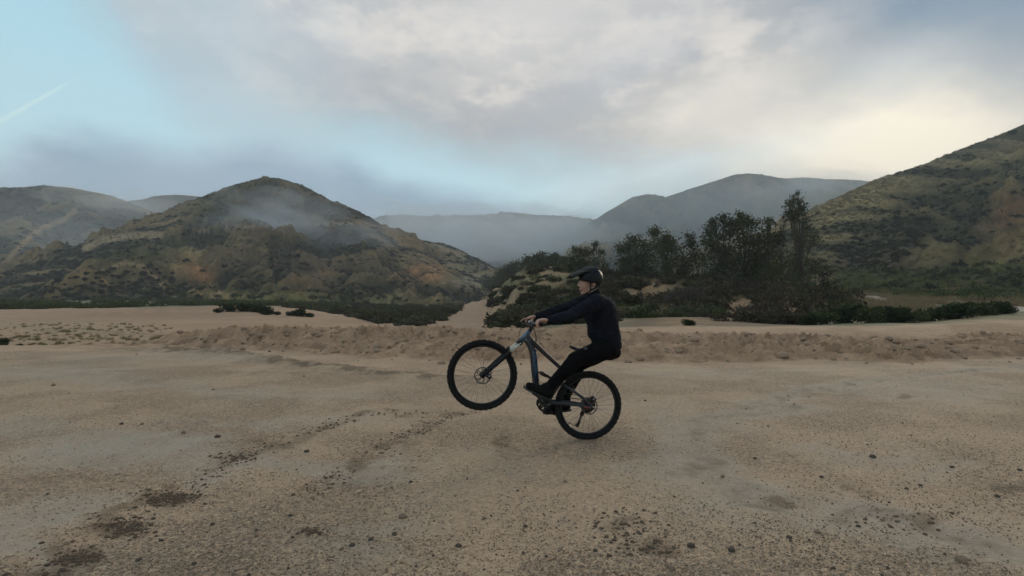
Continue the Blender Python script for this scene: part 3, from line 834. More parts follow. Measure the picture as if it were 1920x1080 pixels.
M_TREE = leaf_mat('grey green tree leaves', (.036, .041, .024), (.108, .116, .062), (.13, .10, .062), .18)
M_TREE2 = leaf_mat('olive tree leaves', (.040, .046, .022), (.118, .122, .052), (.14, .105, .052), .12)
M_BROWN = leaf_mat('brownish sparse leaves', (.035, .028, .020), (.085, .068, .045), (.11, .085, .06), .3)
M_DGREEN = leaf_mat('dark green shrub leaves', (.016, .024, .012), (.045, .066, .026), None, 0)
M_GREEN = leaf_mat('green shrub leaves', (.030, .042, .016), (.085, .105, .036), (.12, .10, .05), .08)
M_SAGE = leaf_mat('sage scrub leaves', (.040, .044, .028), (.100, .105, .062), (.16, .12, .075), .25)
M_SCRUB = leaf_mat('dark chaparral leaves', (.024, .025, .013), (.062, .060, .030), (.085, .058, .036), .28)
M_GRASS = leaf_mat('yellow green grass', (.070, .085, .028), (.170, .175, .065), (.24, .19, .09), .25)
M_DRY = leaf_mat('dry tan grass', (.17, .13, .075), (.30, .235, .135), None, 0)
M_BARK = simple_mat('grey brown bark', (.085, .068, .052), 0.9, 0, .3, 8.0, .4, .1)
M_TWIG = simple_mat('dry grey twigs', (.120, .095, .080), 0.9, 0, .3, 8.0, 0, .1)


def leaves_at(cent, size, aspect=2.2, droop=0.5, up=None, jitter=0.35, g=None):
    """diamond leaf faces at the given centres; returns V, F, tint"""
    g = g or rng
    n = len(cent)
    ax = g.normal(size=(n, 3)); ax[:, 2] = ax[:, 2] * 0.7 - droop
    if up is not None:
        ax = ax * 0.6 + up
    ax /= np.linalg.norm(ax, axis=1)[:, None] + 1e-9
    b = np.cross(ax, g.normal(size=(n, 3))); b /= np.linalg.norm(b, axis=1)[:, None] + 1e-9
    sz = size * (1 + jitter * g.normal(size=n)).clip(.4, 2)[:, None]
    L = ax * sz * aspect * .5; Wd = b * sz * .5
    V = np.stack([cent - L, cent + Wd, cent + L, cent - Wd], 1).reshape(-1, 3)
    Fq = np.arange(4 * n).reshape(n, 4)
    return V, Fq


class MB:
    def __init__(s): s.v = []; s.f = []; s.n = 0

    def add(s, V, Fs):
        V = np.asarray(V, float)
        s.v.append(V); s.f += [tuple(int(i) + s.n for i in f) for f in Fs]; s.n += len(V)
        return s

    def tube(s, P, rad, n=6, cap=True, up=None, flat=None):
        P = np.asarray(P, float); k = len(P)
        rad = np.broadcast_to(np.asarray(rad, float), (k,))
        T = np.gradient(P, axis=0); T /= np.linalg.norm(T, axis=1)[:, None] + 1e-12
        ref = np.array(up if up is not None else (0.31, 0.17, 0.93), float)
        if abs(np.dot(ref / np.linalg.norm(ref), T[0])) > .95: ref = np.array([1., .1, .05])
        A = []
        a = ref
        for i in range(k):
            a = a - T[i] * np.dot(a, T[i]); a = a / (np.linalg.norm(a) + 1e-12); A.append(a)
        A = np.array(A); B = np.cross(T, A)
        an = np.linspace(0, 2 * np.pi, n, endpoint=False)
        fl = 1.0 if flat is None else flat
        ring = P[:, None] + rad[:, None, None] * (np.cos(an)[None, :, None] * A[:, None] + fl * np.sin(an)[None, :, None] * B[:, None])
        V = ring.reshape(-1, 3); Fs = []
        for i in range(k - 1):
            for j in range(n):
                j2 = (j + 1) % n
                Fs.append((i * n + j, i * n + j2, (i + 1) * n + j2, (i + 1) * n + j))
        if cap:
            Fs.append(tuple(range(n))[::-1]); Fs.append(tuple((k - 1) * n + j for j in range(n)))
        return s.add(V, Fs)

    def build(s, name, mat, parent=None, origin=(0, 0, 0), smooth=True):
        V = np.concatenate(s.v) - np.asarray(origin, float)
        me = bpy.data.meshes.new(name); me.from_pydata(V.tolist(), [], s.f); me.update()
        me.polygons.foreach_set('use_smooth', np.full(len(me.polygons), smooth))
        me.materials.append(mat)
        return link(name, me, parent)


def bez(a, b, c, n=6):
    t = np.linspace(0, 1, n)[:, None]
    return (1 - t) ** 2 * np.asarray(a) + 2 * t * (1 - t) * np.asarray(b) + t * t * np.asarray(c)


def tree(label, base, Yd, lobes, trunk_r=.16, mat=None, n=420, leaf=.20, name='tree', group='trees on the bank behind the berm', aspect=2.0, droop=.55, clump=.30, twigs=7, depth=.9, seed=0, thin=0.0):
    g = np.random.default_rng(100 + seed)
    mat = mat or M_TREE
    B = at(base[0], base[1], Yd); B[2] = float(ground_z(np.array([B[0]]), np.array([B[1]]))[0]) - .15
    root = empty(name, B); tag(root, label, 'tree' if name != 'bare_shrub' else 'shrub', group)
    wood = MB(); LC = []; T = []
    Lc = []
    for (x, y, r, *ry) in lobes:
        r = r * 1.18; rm = r * Yd / F
        c = at(x, y, Yd) + np.array([0, g.uniform(-1, 1) * rm * depth, 0])
        Lc.append((c, rm, (ry[0] * Yd / F if ry else rm)))
    top = np.mean([c for c, _, _ in Lc], 0)
    fork = B + (top - B) * np.array([.25, .25, .30]) + np.array([g.normal() * .2, 0, 0])
    wood.tube(bez(B, B + (fork - B) * .5 + g.normal(size=3) * .12, fork, 5), np.linspace(trunk_r * 1.25, trunk_r * .85, 5), 8)
    for c, rm, rz in Lc:
        mid = fork + (c - fork) * .5 + np.array([0, 0, np.linalg.norm(c - fork) * .12]) + g.normal(size=3) * .15 * rm
        path = bez(fork, mid, c + np.array([0, 0, rz * .4]), 7)
        wood.tube(path, np.linspace(trunk_r * .6, trunk_r * .12, 7), 5)
        cl = []
        for k in range(twigs):
            s0 = path[g.integers(3, 7)]
            d = g.normal(size=3); d /= np.linalg.norm(d)
            e = c + d * np.array([rm, rm, rz]) * g.uniform(.55, 1.0)
            m_ = (s0 + e) / 2 + np.array([0, 0, .15 * rm])
            wood.tube(bez(s0, m_, e, 4), np.linspace(trunk_r * .18, .012, 4), 3, False)
            cl.append(e); cl.append((m_ + e) / 2)
        for k in range(int(twigs * 1.3)):
            d = g.normal(size=3); d /= np.linalg.norm(d)
            cl.append(c + d * np.array([rm, rm, rz]) * g.uniform(0.2, .95) ** .7)
        cl = np.array(cl)
        nn = int(1.25 * n * (1 - thin) * max(.35, (rm / 1.6) ** 1.3))
        w_ = g.integers(0, len(cl), nn)
        pts = cl[w_] + g.normal(size=(nn, 3)) * np.array([1, 1, .85]) * clump * rm
        LC.append(pts)
        # each clump gets its own random tint, varied again from leaf to leaf
        ct = g.uniform(.1, .9, len(cl))
        T.append(np.clip(ct[w_] * .6 + g.uniform(0, .5, nn), 0, 1))
    P = np.concatenate(LC); tt = np.concatenate(T)
    P[:, 2] = np.maximum(P[:, 2], B[2] + .25)
    V, Fq = leaves_at(P, leaf * .80, aspect, droop, g=g)
    me = np_mesh('crown', V - B, Fq, mat, False, tint=np.repeat(tt, 4))
    link('crown', me, root)
    wood.build('trunk', M_BARK, root, B)
    return root


TG = 'trees on the bank behind the berm'
tree('tall slender tree with open top rising above the grove', (1503, 577), 56, [(1499, 369, 9, 12), (1482, 384, 9, 11), (1509, 388, 8, 9), (1494, 402, 9, 12), (1478, 402, 6, 9), (1518, 420, 11, 15), (1508, 446, 15, 17), (1524, 448, 9, 14), (1505, 482, 22), (1524, 500, 17), (1490, 505, 20), (1508, 530, 24), (1520, 552, 18)], .17, n=520, leaf=.15, seed=1, twigs=9, clump=.32)
tree('thin wispy tree beside the tall slender one', (1468, 570), 58, [(1468, 410, 8, 14), (1463, 436, 8, 14), (1472, 456, 9, 12), (1470, 490, 15)], .09, M_BROWN, 260, .14, seed=2, thin=.2)
tree('green tree with narrow pointed top left of the wispy tree', (1442, 568), 60, [(1438, 419, 10, 13), (1430, 440, 12, 14), (1448, 446, 14, 14), (1440, 475, 24), (1455, 500, 22), (1432, 512, 24), (1450, 540, 24)], .15, M_TREE2, 560, .17, seed=3)
tree('broad tree with the highest rounded top in the middle of the grove', (1400, 556), 62, [(1394, 404, 12, 11), (1380, 425, 14, 13), (1405, 425, 14, 14), (1398, 452, 22, 18), (1418, 475, 22), (1385, 480, 24), (1405, 505, 26), (1420, 530, 24), (1395, 535, 24)], .2, M_TREE2, 620, .17, seed=4)
tree('tree with arching layered branches at the left of the broad one', (1372, 556), 61, [(1356, 407, 11, 9), (1342, 416, 9, 8), (1372, 420, 10, 9), (1335, 434, 14, 12), (1358, 440, 16, 12), (1328, 456, 15, 13), (1350, 470, 22, 18), (1370, 490, 22), (1335, 495, 22), (1355, 520, 26), (1340, 535, 20)], .2, n=620, leaf=.17, seed=5)
tree('small tree filling the gap in the grove below the arching branches', (1308, 556), 64, [(1296, 443, 9, 8), (1288, 456, 9, 10), (1300, 470, 14), (1310, 490, 18), (1295, 510, 20), (1312, 532, 20)], .1, n=520, leaf=.16, seed=6)
tree('dense dark tree with rounded crown right of the helmet pair', (1252, 552), 66, [(1232, 436, 13, 12), (1252, 445, 13, 12), (1240, 460, 20, 16), (1265, 465, 16, 15), (1275, 490, 18), (1242, 492, 22), (1258, 515, 24), (1235, 528, 20), (1278, 525, 18)], .2, n=640, leaf=.17, seed=7)
tree('dense rounded tree at the left end of the grove', (1192, 548), 69, [(1192, 452, 17, 13), (1172, 464, 15, 14), (1212, 466, 16, 14), (1190, 480, 24, 18), (1165, 492, 15), (1212, 496, 20), (1185, 510, 24), (1205, 522, 20), (1170, 515, 14)], .2, n=660, leaf=.17, seed=8)
tree('dark bushy tree directly behind the helmet', (1088, 556), 76, [(1080, 470, 11, 10), (1068, 484, 10, 10), (1098, 474, 11, 11), (1085, 492, 18, 15), (1066, 504, 12), (1102, 502, 15), (1085, 518, 20), (1100, 535, 18)], .15, n=560, leaf=.18, seed=9)
tree('open spiky tree just right of the helmet', (1124, 560), 72, [(1119, 457, 6, 9), (1110, 470, 7, 9), (1130, 470, 7, 9), (1122, 486, 11, 12), (1134, 496, 9, 11), (1112, 500, 11), (1126, 516, 14), (1140, 535, 12), (1120, 545, 16)], .11, M_TREE, 420, .16, seed=10, thin=.15)
tree('low dusky brush tree at the right end of the grove', (1545, 566), 58, [(1538, 512, 13), (1545, 530, 15), (1552, 545, 14)], .1, M_SCRUB, 300, .17, seed=11)
tree('low leafy tree under the middle of the grove', (1440, 580), 50, [(1420, 545, 20), (1445, 550, 22), (1430, 568, 18), (1462, 560, 16)], .1, M_BROWN, 260, .15, seed=12)
tree('low tree in the shade below the dense dark crown', (1285, 572), 58, [(1280, 545, 20), (1305, 552, 18), (1330, 548, 18), (1262, 552, 16)], .1, M_BROWN, 260, .15, seed=13)
tree('sparse small tree with thin dark trunk behind the smooth sand bank', (1465, 612), 33, [(1458, 545, 22, 20), (1476, 560, 20, 18), (1450, 572, 18, 16), (1468, 528, 18, 16), (1440, 555, 16)], .06, M_BROWN, 300, .10, seed=14, thin=.35, twigs=12)
tree('leafy bushy tree behind the shoulder on the near bank', (1140, 598), 46, [(1130, 560, 18), (1148, 552, 16), (1125, 582, 18), (1150, 580, 18)], .08, M_SCRUB, 420, .12, seed=15)
VG = 'hazy trees on the terrace above the wash'
for i, (x, r, y, Yd, lab) in enumerate([
        (1012, 14, 487, 130, 'hazy tree on the terrace, rightmost but one above the wash'), (1038, 13, 486, 128, 'hazy tree on the terrace nearest the helmet visor'),
        (990, 11, 490, 140, 'small hazy tree on the terrace left of its neighbours'), (966, 17, 505, 170, 'blue hazy tree at the left lip of the terrace'),
        (945, 18, 515, 190, 'blue hazy tree low in the valley mouth'), (926, 15, 530, 210, 'dark hazy tree beside the head of the wash'), (1056, 9, 490, 125, 'tiny hazy tree close behind the visor tip')]):
    tree(lab, (x, y + r * 1.6), Yd, [(x - r * .4, y, r * .7), (x + r * .5, y - r * .1, r * .65), (x, y - r * .35, r * .6), (x + r * .1, y + r * .7, r * .9), (x - r * .7, y + r * .8, r * .7)], .2, M_TREE, 300, .30, group=VG, seed=20 + i)


def bare_shrub(label, base, Yd, lobes, seed, n=90, mat=None):
    g = np.random.default_rng(300 + seed)
    B = at(base[0], base[1], Yd); B[2] = float(ground_z(np.array([B[0]]), np.array([B[1]]))[0]) - .08
    root = empty('bare_shrub', B); tag(root, label, 'shrub', 'leafless shrubs on the bank')
    stems, tw = MB(), MB()
    for x, y, r in lobes:
        rm = r * Yd / F; c = at(x, y, Yd) + np.array([0, g.uniform(-.5, .5) * rm, 0])
        for k in range(n // 6):
            d = g.normal(size=3); d /= np.linalg.norm(d); d[2] = abs(d[2])
            e = c + d * rm * g.uniform(.6, 1.0)
            P = bez(B + g.normal(size=3) * np.array([.2, .2, 0]), B + (e - B) * .5 + g.normal(size=3) * .25 * rm, e, 6)
            stems.tube(P, np.linspace(.030, .010, 6), 4, False)
            for j in range(9):
                s0 = P[g.integers(2, 6)]; d2 = g.normal(size=3); d2[2] = abs(d2[2]) * .8; d2 /= np.linalg.norm(d2)
                e2 = s0 + d2 * rm * g.uniform(.2, .5)
                tw.tube(bez(s0, (s0 + e2) / 2 + g.normal(size=3) * .06 * rm, e2, 4), np.linspace(.012, .006, 4), 3, False)
    stems.build('stem', M_TWIG, root, B); tw.build('twigs', M_TWIG, root, B)['kind'] = 'stuff'
    return root


bare_shrub('tangled leafless grey shrub, largest on the near bank', (1290, 612), 40, [(1275, 560, 30), (1305, 565, 30), (1255, 575, 24), (1325, 580, 24), (1290, 590, 26)], 1, 330)
bare_shrub('leafless grey shrub at the foot of the dense rounded tree', (1232, 600), 46, [(1232, 570, 20), (1245, 580, 18)], 2, 80)
bare_shrub('spindly leafless shrub in front of the orange cut', (1400, 612), 30, [(1395, 585, 20), (1415, 590, 16)], 4, 70)
bare_shrub('small leafless shrub left of the thin dark trunk', (1440, 612), 31, [(1437, 590, 15)], 5, 70)
bare_shrub('thin leafless shrub between the grey tangle and the orange cut', (1350, 596), 46, [(1345, 568, 18), (1358, 578, 16)], 3, 80)


# ---------------------------------------------------------------- shrubs as single things
def shrub_proto(kind, seed, mat, nl=900, size=.075, lobes=9, flat=.8, droop=.1, stems=6):
    g = np.random.default_rng(500 + seed)
    cs = []
    for k in range(lobes):
        a = g.uniform(0, 6.28); r = g.uniform(.1, .62)
        cs.append((np.array([math.cos(a) * r, math.sin(a) * r, g.uniform(.25, .75) * flat]), g.uniform(.25, .42)))
    pts, tt = [], []
    for c, r in cs:
        m_ = nl // lobes
        d = g.normal(size=(m_, 3)); d /= np.linalg.norm(d, axis=1)[:, None]
        pts.append(c + d * r * (g.uniform(.35, 1, m_) ** .5)[:, None]); tt.append(np.clip(g.uniform(.1, .7) + g.uniform(-.2, .4, m_), 0, 1))
    P = np.concatenate(pts); P[:, 2] = np.abs(P[:, 2]) + .02
    V, Fq = leaves_at(P, size, 1.7, droop, up=(P - np.array([0, 0, .2])) * .9, g=g)
    V[:, 2] = np.maximum(V[:, 2], -.05)
    fol = np_mesh('foliage', V, Fq, mat, False, tint=np.repeat(np.concatenate(tt), 4))
    st = MB()
    for k in range(stems):
        c = cs[k % lobes][0]
        st.tube(bez((0, 0, -.12), c * .4 + g.normal(size=3) * .06, c, 5), np.linspace(.03, .01, 5), 4, False)
    V = np.concatenate(st.v)
    sm = bpy.data.meshes.new('stem'); sm.from_pydata(V.tolist(), [], st.f); sm.materials.append(M_BARK)
    return fol, sm


P_DG = [shrub_proto('d', s, M_DGREEN, 1500, .085) for s in (1, 2, 3)]
P_G = [shrub_proto('g', s, M_GREEN, 1300, .085) for s in (4, 5)]
P_SC = [shrub_proto('s', s, M_SCRUB, 420, .16, 6) for s in (6, 7, 8)]
P_SG = [shrub_proto('e', s, M_SAGE, 700, .11, 7) for s in (9, 10)]


def shrub(loc, scale, proto, label, group, k, sz=1.0, name='shrub'):
    root = empty(name, loc); tag(root, label, 'shrub', group)
    root.scale = (scale, scale, scale * sz); root.rotation_euler = (0, 0, (k * 2.4) % 6.28)
    link('foliage', proto[0], root); link('stem', proto[1], root)
    return root


def gshrub(x, y, r, Yd, proto, label, group, k, sz=1.0):
    """shrub whose middle is seen at (x, y) with half width r, standing on the ground at depth Yd"""
    P = at(x, y, Yd)
    z = float(ground_z(np.array([P[0]]), np.array([P[1]]))[0])
    sc = r * Yd / F
    return shrub((P[0], P[1], z - .06 * sc), sc, proto, label, group, k, sz)


RS = [(1512, 603, 20, 24), (1545, 600, 24, 24.5), (1585, 598, 26, 25), (1628, 600, 26, 24.5), (1670, 598, 26, 25), (1708, 602, 23, 25), (1745, 602, 23, 25.5), (1790, 596, 27, 26), (1832, 592, 26, 27), (1868, 588, 20, 27.5), (1893, 586, 12, 28),
      (1572, 578, 15, 32), (1606, 574, 18, 32), (1648, 572, 22, 31), (1690, 578, 20, 30.5), (1732, 582, 20, 30), (1772, 580, 22, 30.5), (1815, 580, 20, 31), (1848, 580, 16, 31.5)]
for i, (x, y, r, Yd) in enumerate(RS):
    row = 'front' if i < 11 else 'back'
    o_ = ORD[i if i < 11 else i - 11]
    gshrub(x, y, r * (1.4 if i < 11 else .95), Yd, (P_DG + P_G)[(0, 3, 1, 4, 2, 3, 0, 1, 4, 2, 1)[i % 11]], f'green shrub in the {row} row behind the right sand bank, {o_} from the left', 'green shrubs behind the right sand bank', i, (1.0, .82, 1.12, .9, 1.05, .78, 1.0)[i % 7])
for i, (x, y, r, Yd) in enumerate([(408, 600, 9, 57), (430, 596, 15, 58), (455, 593, 17, 59), (480, 596, 18, 58), (500, 600, 17, 56), (519, 604, 8, 55), (545, 604, 10, 54), (562, 601, 16, 54.5), (580, 603, 9, 54)]):
    gshrub(x, y, r * 1.3, Yd, P_DG[i % 3], f'dark green shrub on the sand slope below the dome hill, {ORD[i]} from the left', 'dark shrubs on the sand slope', i, .85)
gshrub(1292, 613, 20, 21.5, P_DG[1], 'dark green bush low in the dip of the smooth sand bank', None, 3, .7)
gshrub(4, 632, 13, 24.5, P_DG[2], 'dark weedy bush at the left edge beside the weedy terrace', None, 5, 1.3)
gshrub(36, 640, 7, 23.5, P_DG[0], 'small dark weed clump next to the edge bush on the terrace', None, 6, 1.2)
gshrub(414, 579, 5, 68, P_DG[0], 'tiny dark shrub on the crest of the sand slope', None, 2, .7)

# shrubs one can tell apart on the tan mound of the dome hill
dome = HILLS['dome']; dome_bvh = BVHTree.FromObject(dome.obj, bpy.context.evaluated_depsgraph_get())


def hit(bvh, x, y):
    d = px_dir(x, y)
    h_, n_, i_, dd = bvh.ray_cast(Vector((0, 0, CAM_H)), Vector(d))
    return h_


TENS = ['', '', 'twenty', 'thirty', 'forty', 'fifty']


def ordinal(i):
    if i < 20: return ORD[i]
    n = i + 1
    if n % 10 == 0: return {30: 'thirtieth', 40: 'fortieth', 50: 'fiftieth'}[n]
    return TENS[n // 10] + '-' + ORD[n % 10 - 1]


g = np.random.default_rng(77); spots = []
fixed = [(258, 533, 9), (253, 550, 12), (265, 515, 12), (240, 512, 9), (183, 513, 9), (190, 548, 10), (205, 541, 9), (222, 540, 9), (225, 520, 8), (160, 525, 9), (155, 538, 9), (290, 553, 10), (300, 560, 9), (175, 566, 10), (195, 569, 9), (215, 562, 9), (235, 565, 12), (250, 568, 10), (130, 555, 9), (120, 565, 9), (110, 515, 9), (112, 527, 10), (96, 548, 9), (145, 552, 9), (212, 505, 8), (270, 560, 9)]
for f_ in fixed: spots.append(f_)
tries = 0
while len(spots) < 84 and tries < 4000:
    tries += 1
    x, y = g.uniform(80, 330), g.uniform(498, 572)
    if y < 490 + abs(x - 245) * .28: continue
    if min(math.hypot(x - a, (y - b) * 1.2) for a, b, _ in spots) < 10.5: continue
    spots.append((x, y, g.uniform(4.5, 8.5)))
bandof = lambda y: 'top' if y < 522 else 'upper middle' if y < 540 else 'lower middle' if y < 558 else 'bottom'
spots.sort(); cnt = {}
for i, (x, y, r) in enumerate(spots):
    bnd = bandof(y); k_ = cnt.get(bnd, 0)
    h_ = hit(dome_bvh, x, y)
    if h_ is None: continue
    s_ = r * h_.y / F; cnt[bnd] = k_ + 1
    shrub((h_.x, h_.y, h_.z - .25 * s_), s_ * 1.05, P_SC[i % 3], f'dark rounded shrub on the tan mound, {ordinal(k_)} from the left in its {bnd} band', 'dark shrubs dotting the tan mound', i, .85)
# a few shrubs standing against the sky
rb = BVHTree.FromObject(HILLS['right'].obj, bpy.context.evaluated_depsgraph_get())
for x, y, r, lab in [(1898, 252, 9, 'single dark bush on the skyline of the right hill'), (1562, 404, 5, 'small dark bush on the grassy shoulder of the right hill')]:
    h_ = hit(rb, x, y)
    if h_ is not None:
        s_ = r * h_.y / F; shrub((h_.x, h_.y, h_.z - .1), s_, P_SC[0], lab, None, 1)


# ---------------------------------------------------------------- ground cover nobody could count: scattered scrub and grass
def gn_scatter(name, label, pts, scl, rot, proto):
    """one object: points that carry a low plant each"""
    me = bpy.data.meshes.new(name); n = len(pts)
    me.vertices.add(n); me.vertices.foreach_set('co', np.asarray(pts, np.float32).ravel())
    for nm, arr in (('scl', scl), ('rot', rot)):
        a_ = me.attributes.new(nm, 'FLOAT', 'POINT'); a_.data.foreach_set('value', np.asarray(arr, np.float32))
    o = link(name, me)
    pr = bpy.data.objects.new(name + '_plant', proto)
    ng = bpy.data.node_groups.new(name, 'GeometryNodeTree')
    ng.interface.new_socket('Geometry', in_out='INPUT', socket_type='NodeSocketGeometry')
    ng.interface.new_socket('Geometry', in_out='OUTPUT', socket_type='NodeSocketGeometry')
    N = ng.nodes; gi = N.new('NodeGroupInput'); go = N.new('NodeGroupOutput')
    ip = N.new('GeometryNodeInstanceOnPoints'); oi = N.new('GeometryNodeObjectInfo'); oi.inputs['Object'].default_value = pr; oi.inputs['As Instance'].default_value = True
    a1 = N.new('GeometryNodeInputNamedAttribute'); a1.data_type = 'FLOAT'; a1.inputs['Name'].default_value = 'scl'
    a2 = N.new('GeometryNodeInputNamedAttribute'); a2.data_type = 'FLOAT'; a2.inputs['Name'].default_value = 'rot'
    cx = N.new('ShaderNodeCombineXYZ')
    Lk = ng.links.new
    Lk(gi.outputs[0], ip.inputs['Points']); Lk(oi.outputs['Geometry'], ip.inputs['Instance'])
    Lk(a1.outputs['Attribute'], ip.inputs['Scale']); Lk(a2.outputs['Attribute'], cx.inputs[2]); Lk(cx.outputs[0], ip.inputs['Rotation'])
    Lk(ip.outputs['Instances'], go.inputs[0])
    md = o.modifiers.new('scatter', 'NODES'); md.node_group = ng
    return tag(o, label, None, None, 'stuff')


def cover_proto(seed, mat, n=110, size=.30, flat=.75):
    g = np.random.default_rng(900 + seed)
    d = g.normal(size=(n, 3)); d /= np.linalg.norm(d, axis=1)[:, None]; d[:, 2] = np.abs(d[:, 2])
    lump = 1 + .35 * np.sin(d[:, 0] * 4 + seed) * np.cos(d[:, 1] * 5)
    P = d * (lump * g.uniform(.55, 1, n))[:, None] * np.array([1, 1, flat])
    V, Fq = leaves_at(P, size, 1.5, 0, up=d * .8, g=g)
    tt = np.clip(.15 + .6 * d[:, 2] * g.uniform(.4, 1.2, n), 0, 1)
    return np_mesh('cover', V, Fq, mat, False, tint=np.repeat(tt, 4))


def grass_proto(seed, mat, n=60):
    g = np.random.default_rng(950 + seed)
    b = g.normal(size=(n, 2)) * .45; h_ = g.uniform(.4, 1, n); ln = g.normal(size=(n, 2)) * .28
    wv = g.normal(size=(n, 2)); wv /= np.linalg.norm(wv, axis=1)[:, None]; wv *= .045
    z0 = np.zeros((n, 1))
    V = np.stack([np.c_[b - wv, z0], np.c_[b + wv, z0], np.c_[b + ln, h_[:, None]]], 1).reshape(-1, 3)
    return np_mesh('tuft', V, np.arange(3 * n).reshape(n, 3), mat, False, tint=np.repeat(g.uniform(0, 1, n), 3))


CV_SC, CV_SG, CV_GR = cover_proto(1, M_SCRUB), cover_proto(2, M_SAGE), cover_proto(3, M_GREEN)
FC_SC, FC_SG, FC_GR = cover_proto(4, M_SCRUB, 520, .13), cover_proto(5, M_SAGE, 520, .13), cover_proto(6, M_GREEN, 520, .13)
CV_GT, CV_DT = grass_proto(1, M_GRASS), grass_proto(2, M_DRY)


def hill_pts(h, n, dens, zmin=-1.0):
    """random points on a hill's mesh; dens(px,py,lum,n2) gives the chance of a plant there"""
    g = np.random.default_rng(int(n) + 5)
    nr, nc = h.X.shape
    i = g.random(n * 6) * (nr - 1); j = g.random(n * 6) * (nc - 1)
    i0 = i.astype(int); j0 = j.astype(int)
    lum = h.C[i0, j0].mean(-1); pxx, pyy = h.px[i0, j0], h.py[i0, j0]
    pr = dens(pxx, pyy, lum, h.n2[i0, j0])
    k = (g.random(len(i)) < pr) & (h.Z[i0, j0] > zmin)
    i, j, i0, j0 = i[k][:n], j[k][:n], i0[k][:n], j0[k][:n]
    fi, fj = (i - i0)[:, None], (j - j0)[:, None]
    A = np.stack([h.X, h.Y, h.Z], -1)
    P = (A[i0, j0] * (1 - fi) + A[i0 + 1, j0] * fi) * (1 - fj) + (A[i0, j0 + 1] * (1 - fi) + A[i0 + 1, j0 + 1] * fi) * fj
    return P, g


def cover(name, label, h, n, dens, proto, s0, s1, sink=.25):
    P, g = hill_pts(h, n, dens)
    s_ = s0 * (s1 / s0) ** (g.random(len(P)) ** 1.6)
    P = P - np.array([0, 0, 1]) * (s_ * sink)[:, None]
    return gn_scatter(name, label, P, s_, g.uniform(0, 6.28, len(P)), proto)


hr, hd = HILLS['right'], HILLS['dome']
cover('scrub', 'dark chaparral scrub covering the dome hill', hd, 7500, lambda x, y, l, n: np.clip((.092 - l) * 24, .012, 1) * (y > 350), CV_SC, .5, 2.0)
cover('scrub', 'grey green sage scrub among the chaparral on the dome hill', hd, 4000, lambda x, y, l, n: np.clip((.16 - l) * 6, .03, 1) * np.clip(.4 + n * 2, 0, 1), CV_SG, .6, 1.7)
cover('scrub', 'fresh green brush along the foot of the dome hill', hd, 2600, lambda x, y, l, n: (y > 535) * np.clip(.3 + n, 0, 1), CV_GR, .6, 1.8)
cover('grass', 'dry grass tufts on the dome hill', hd, 4000, lambda x, y, l, n: np.clip((l - .12) * 8, 0, 1), CV_DT, .5, 1.1, 0)
cover('scrub', 'dark chaparral scrub in the gullies of the right hill', hr, 6500, lambda x, y, l, n: np.clip((.088 - l) * 26, .003, 1) * (y > 290), CV_SC, .4, 1.5)
cover('scrub', 'sage scrub on the slopes of the right hill', hr, 2500, lambda x, y, l, n: np.clip((.13 - l) * 9, .004, 1) * np.clip(.5 + n * 2, 0, 1), CV_SG, .4, 1.2)
cover('grass', 'pale dry grass on the right hill', hr, 9000, lambda x, y, l, n: np.clip((l - .12) * 9, .05, 1), CV_DT, .5, 1.0, 0)
cover('grass', 'yellow green grass at the foot of the right hill', hr, 5000, lambda x, y, l, n: (y > 505) * (x > 1560) * 1.0, CV_GT, .5, 1.1, 0)
cover('scrub', 'green brush at the foot of the right hill', hr, 1600, lambda x, y, l, n: (y > 500) * np.clip(.35 + n * 1.5, 0, 1), CV_GR, .5, 1.5)
cover('scrub', 'dark scrub on the left ridge', HILLS['left'], 4500, lambda x, y, l, n: np.clip((.12 - l) * 12, .03, 1), CV_SC, 1.0, 3.6)
cover('scrub', 'scrub on the low spur by the wash', HILLS['spur'], 3500, lambda x, y, l, n: np.clip((.16 - l) * 10, .04, 1), CV_SC, .8, 2.6)
cover('scrub', 'sparse scrub on the hazy mountain behind the trees', HILLS['mid'], 3000, lambda x, y, l, n: np.clip((.13 - l) * 10, .03, 1), CV_SC, .9, 2.4)


def gcover(name, label, n, cols, deps, ok, proto, s0, s1, sink=.2, seed=0):
    g = np.random.default_rng(1000 + seed)
    c = g.uniform(*cols, n * 8); d = deps[0] * (deps[1] / deps[0]) ** g.random(n * 8)
    X, Y = (c - 960) / F * d, d
    z, kf, col, bm = ground_z(X, Y, True, True)
    px, py_ = project(X, Y, z)
    k = g.random(len(X)) < ok(px, py_, kf, col, X, Y)
    X, Y, z = X[k][:n], Y[k][:n], z[k][:n]
    s_ = s0 * (s1 / s0) ** (g.random(len(X)) ** 1.5)
    return gn_scatter(name, label, np.stack([X, Y, z - s_ * sink], -1), s_, g.uniform(0, 6.28, len(X)), proto)


ORANGE = [(1225, 548, 40, 16), (1385, 578, 36, 30), (1480, 592, 45, 18), (1560, 575, 30, 12), (1040, 512, 50, 6), (1020, 530, 40, 9), (1310, 605, 40, 10)]


def open_soil(px, py):
    k = 0
    for cx, cy, sx, sy in ORANGE:
        k = np.maximum(k, np.exp(-(((px - cx) / sx) ** 2 + ((py - cy) / sy) ** 2) ** 1.5))
    return 1 - .93 * k


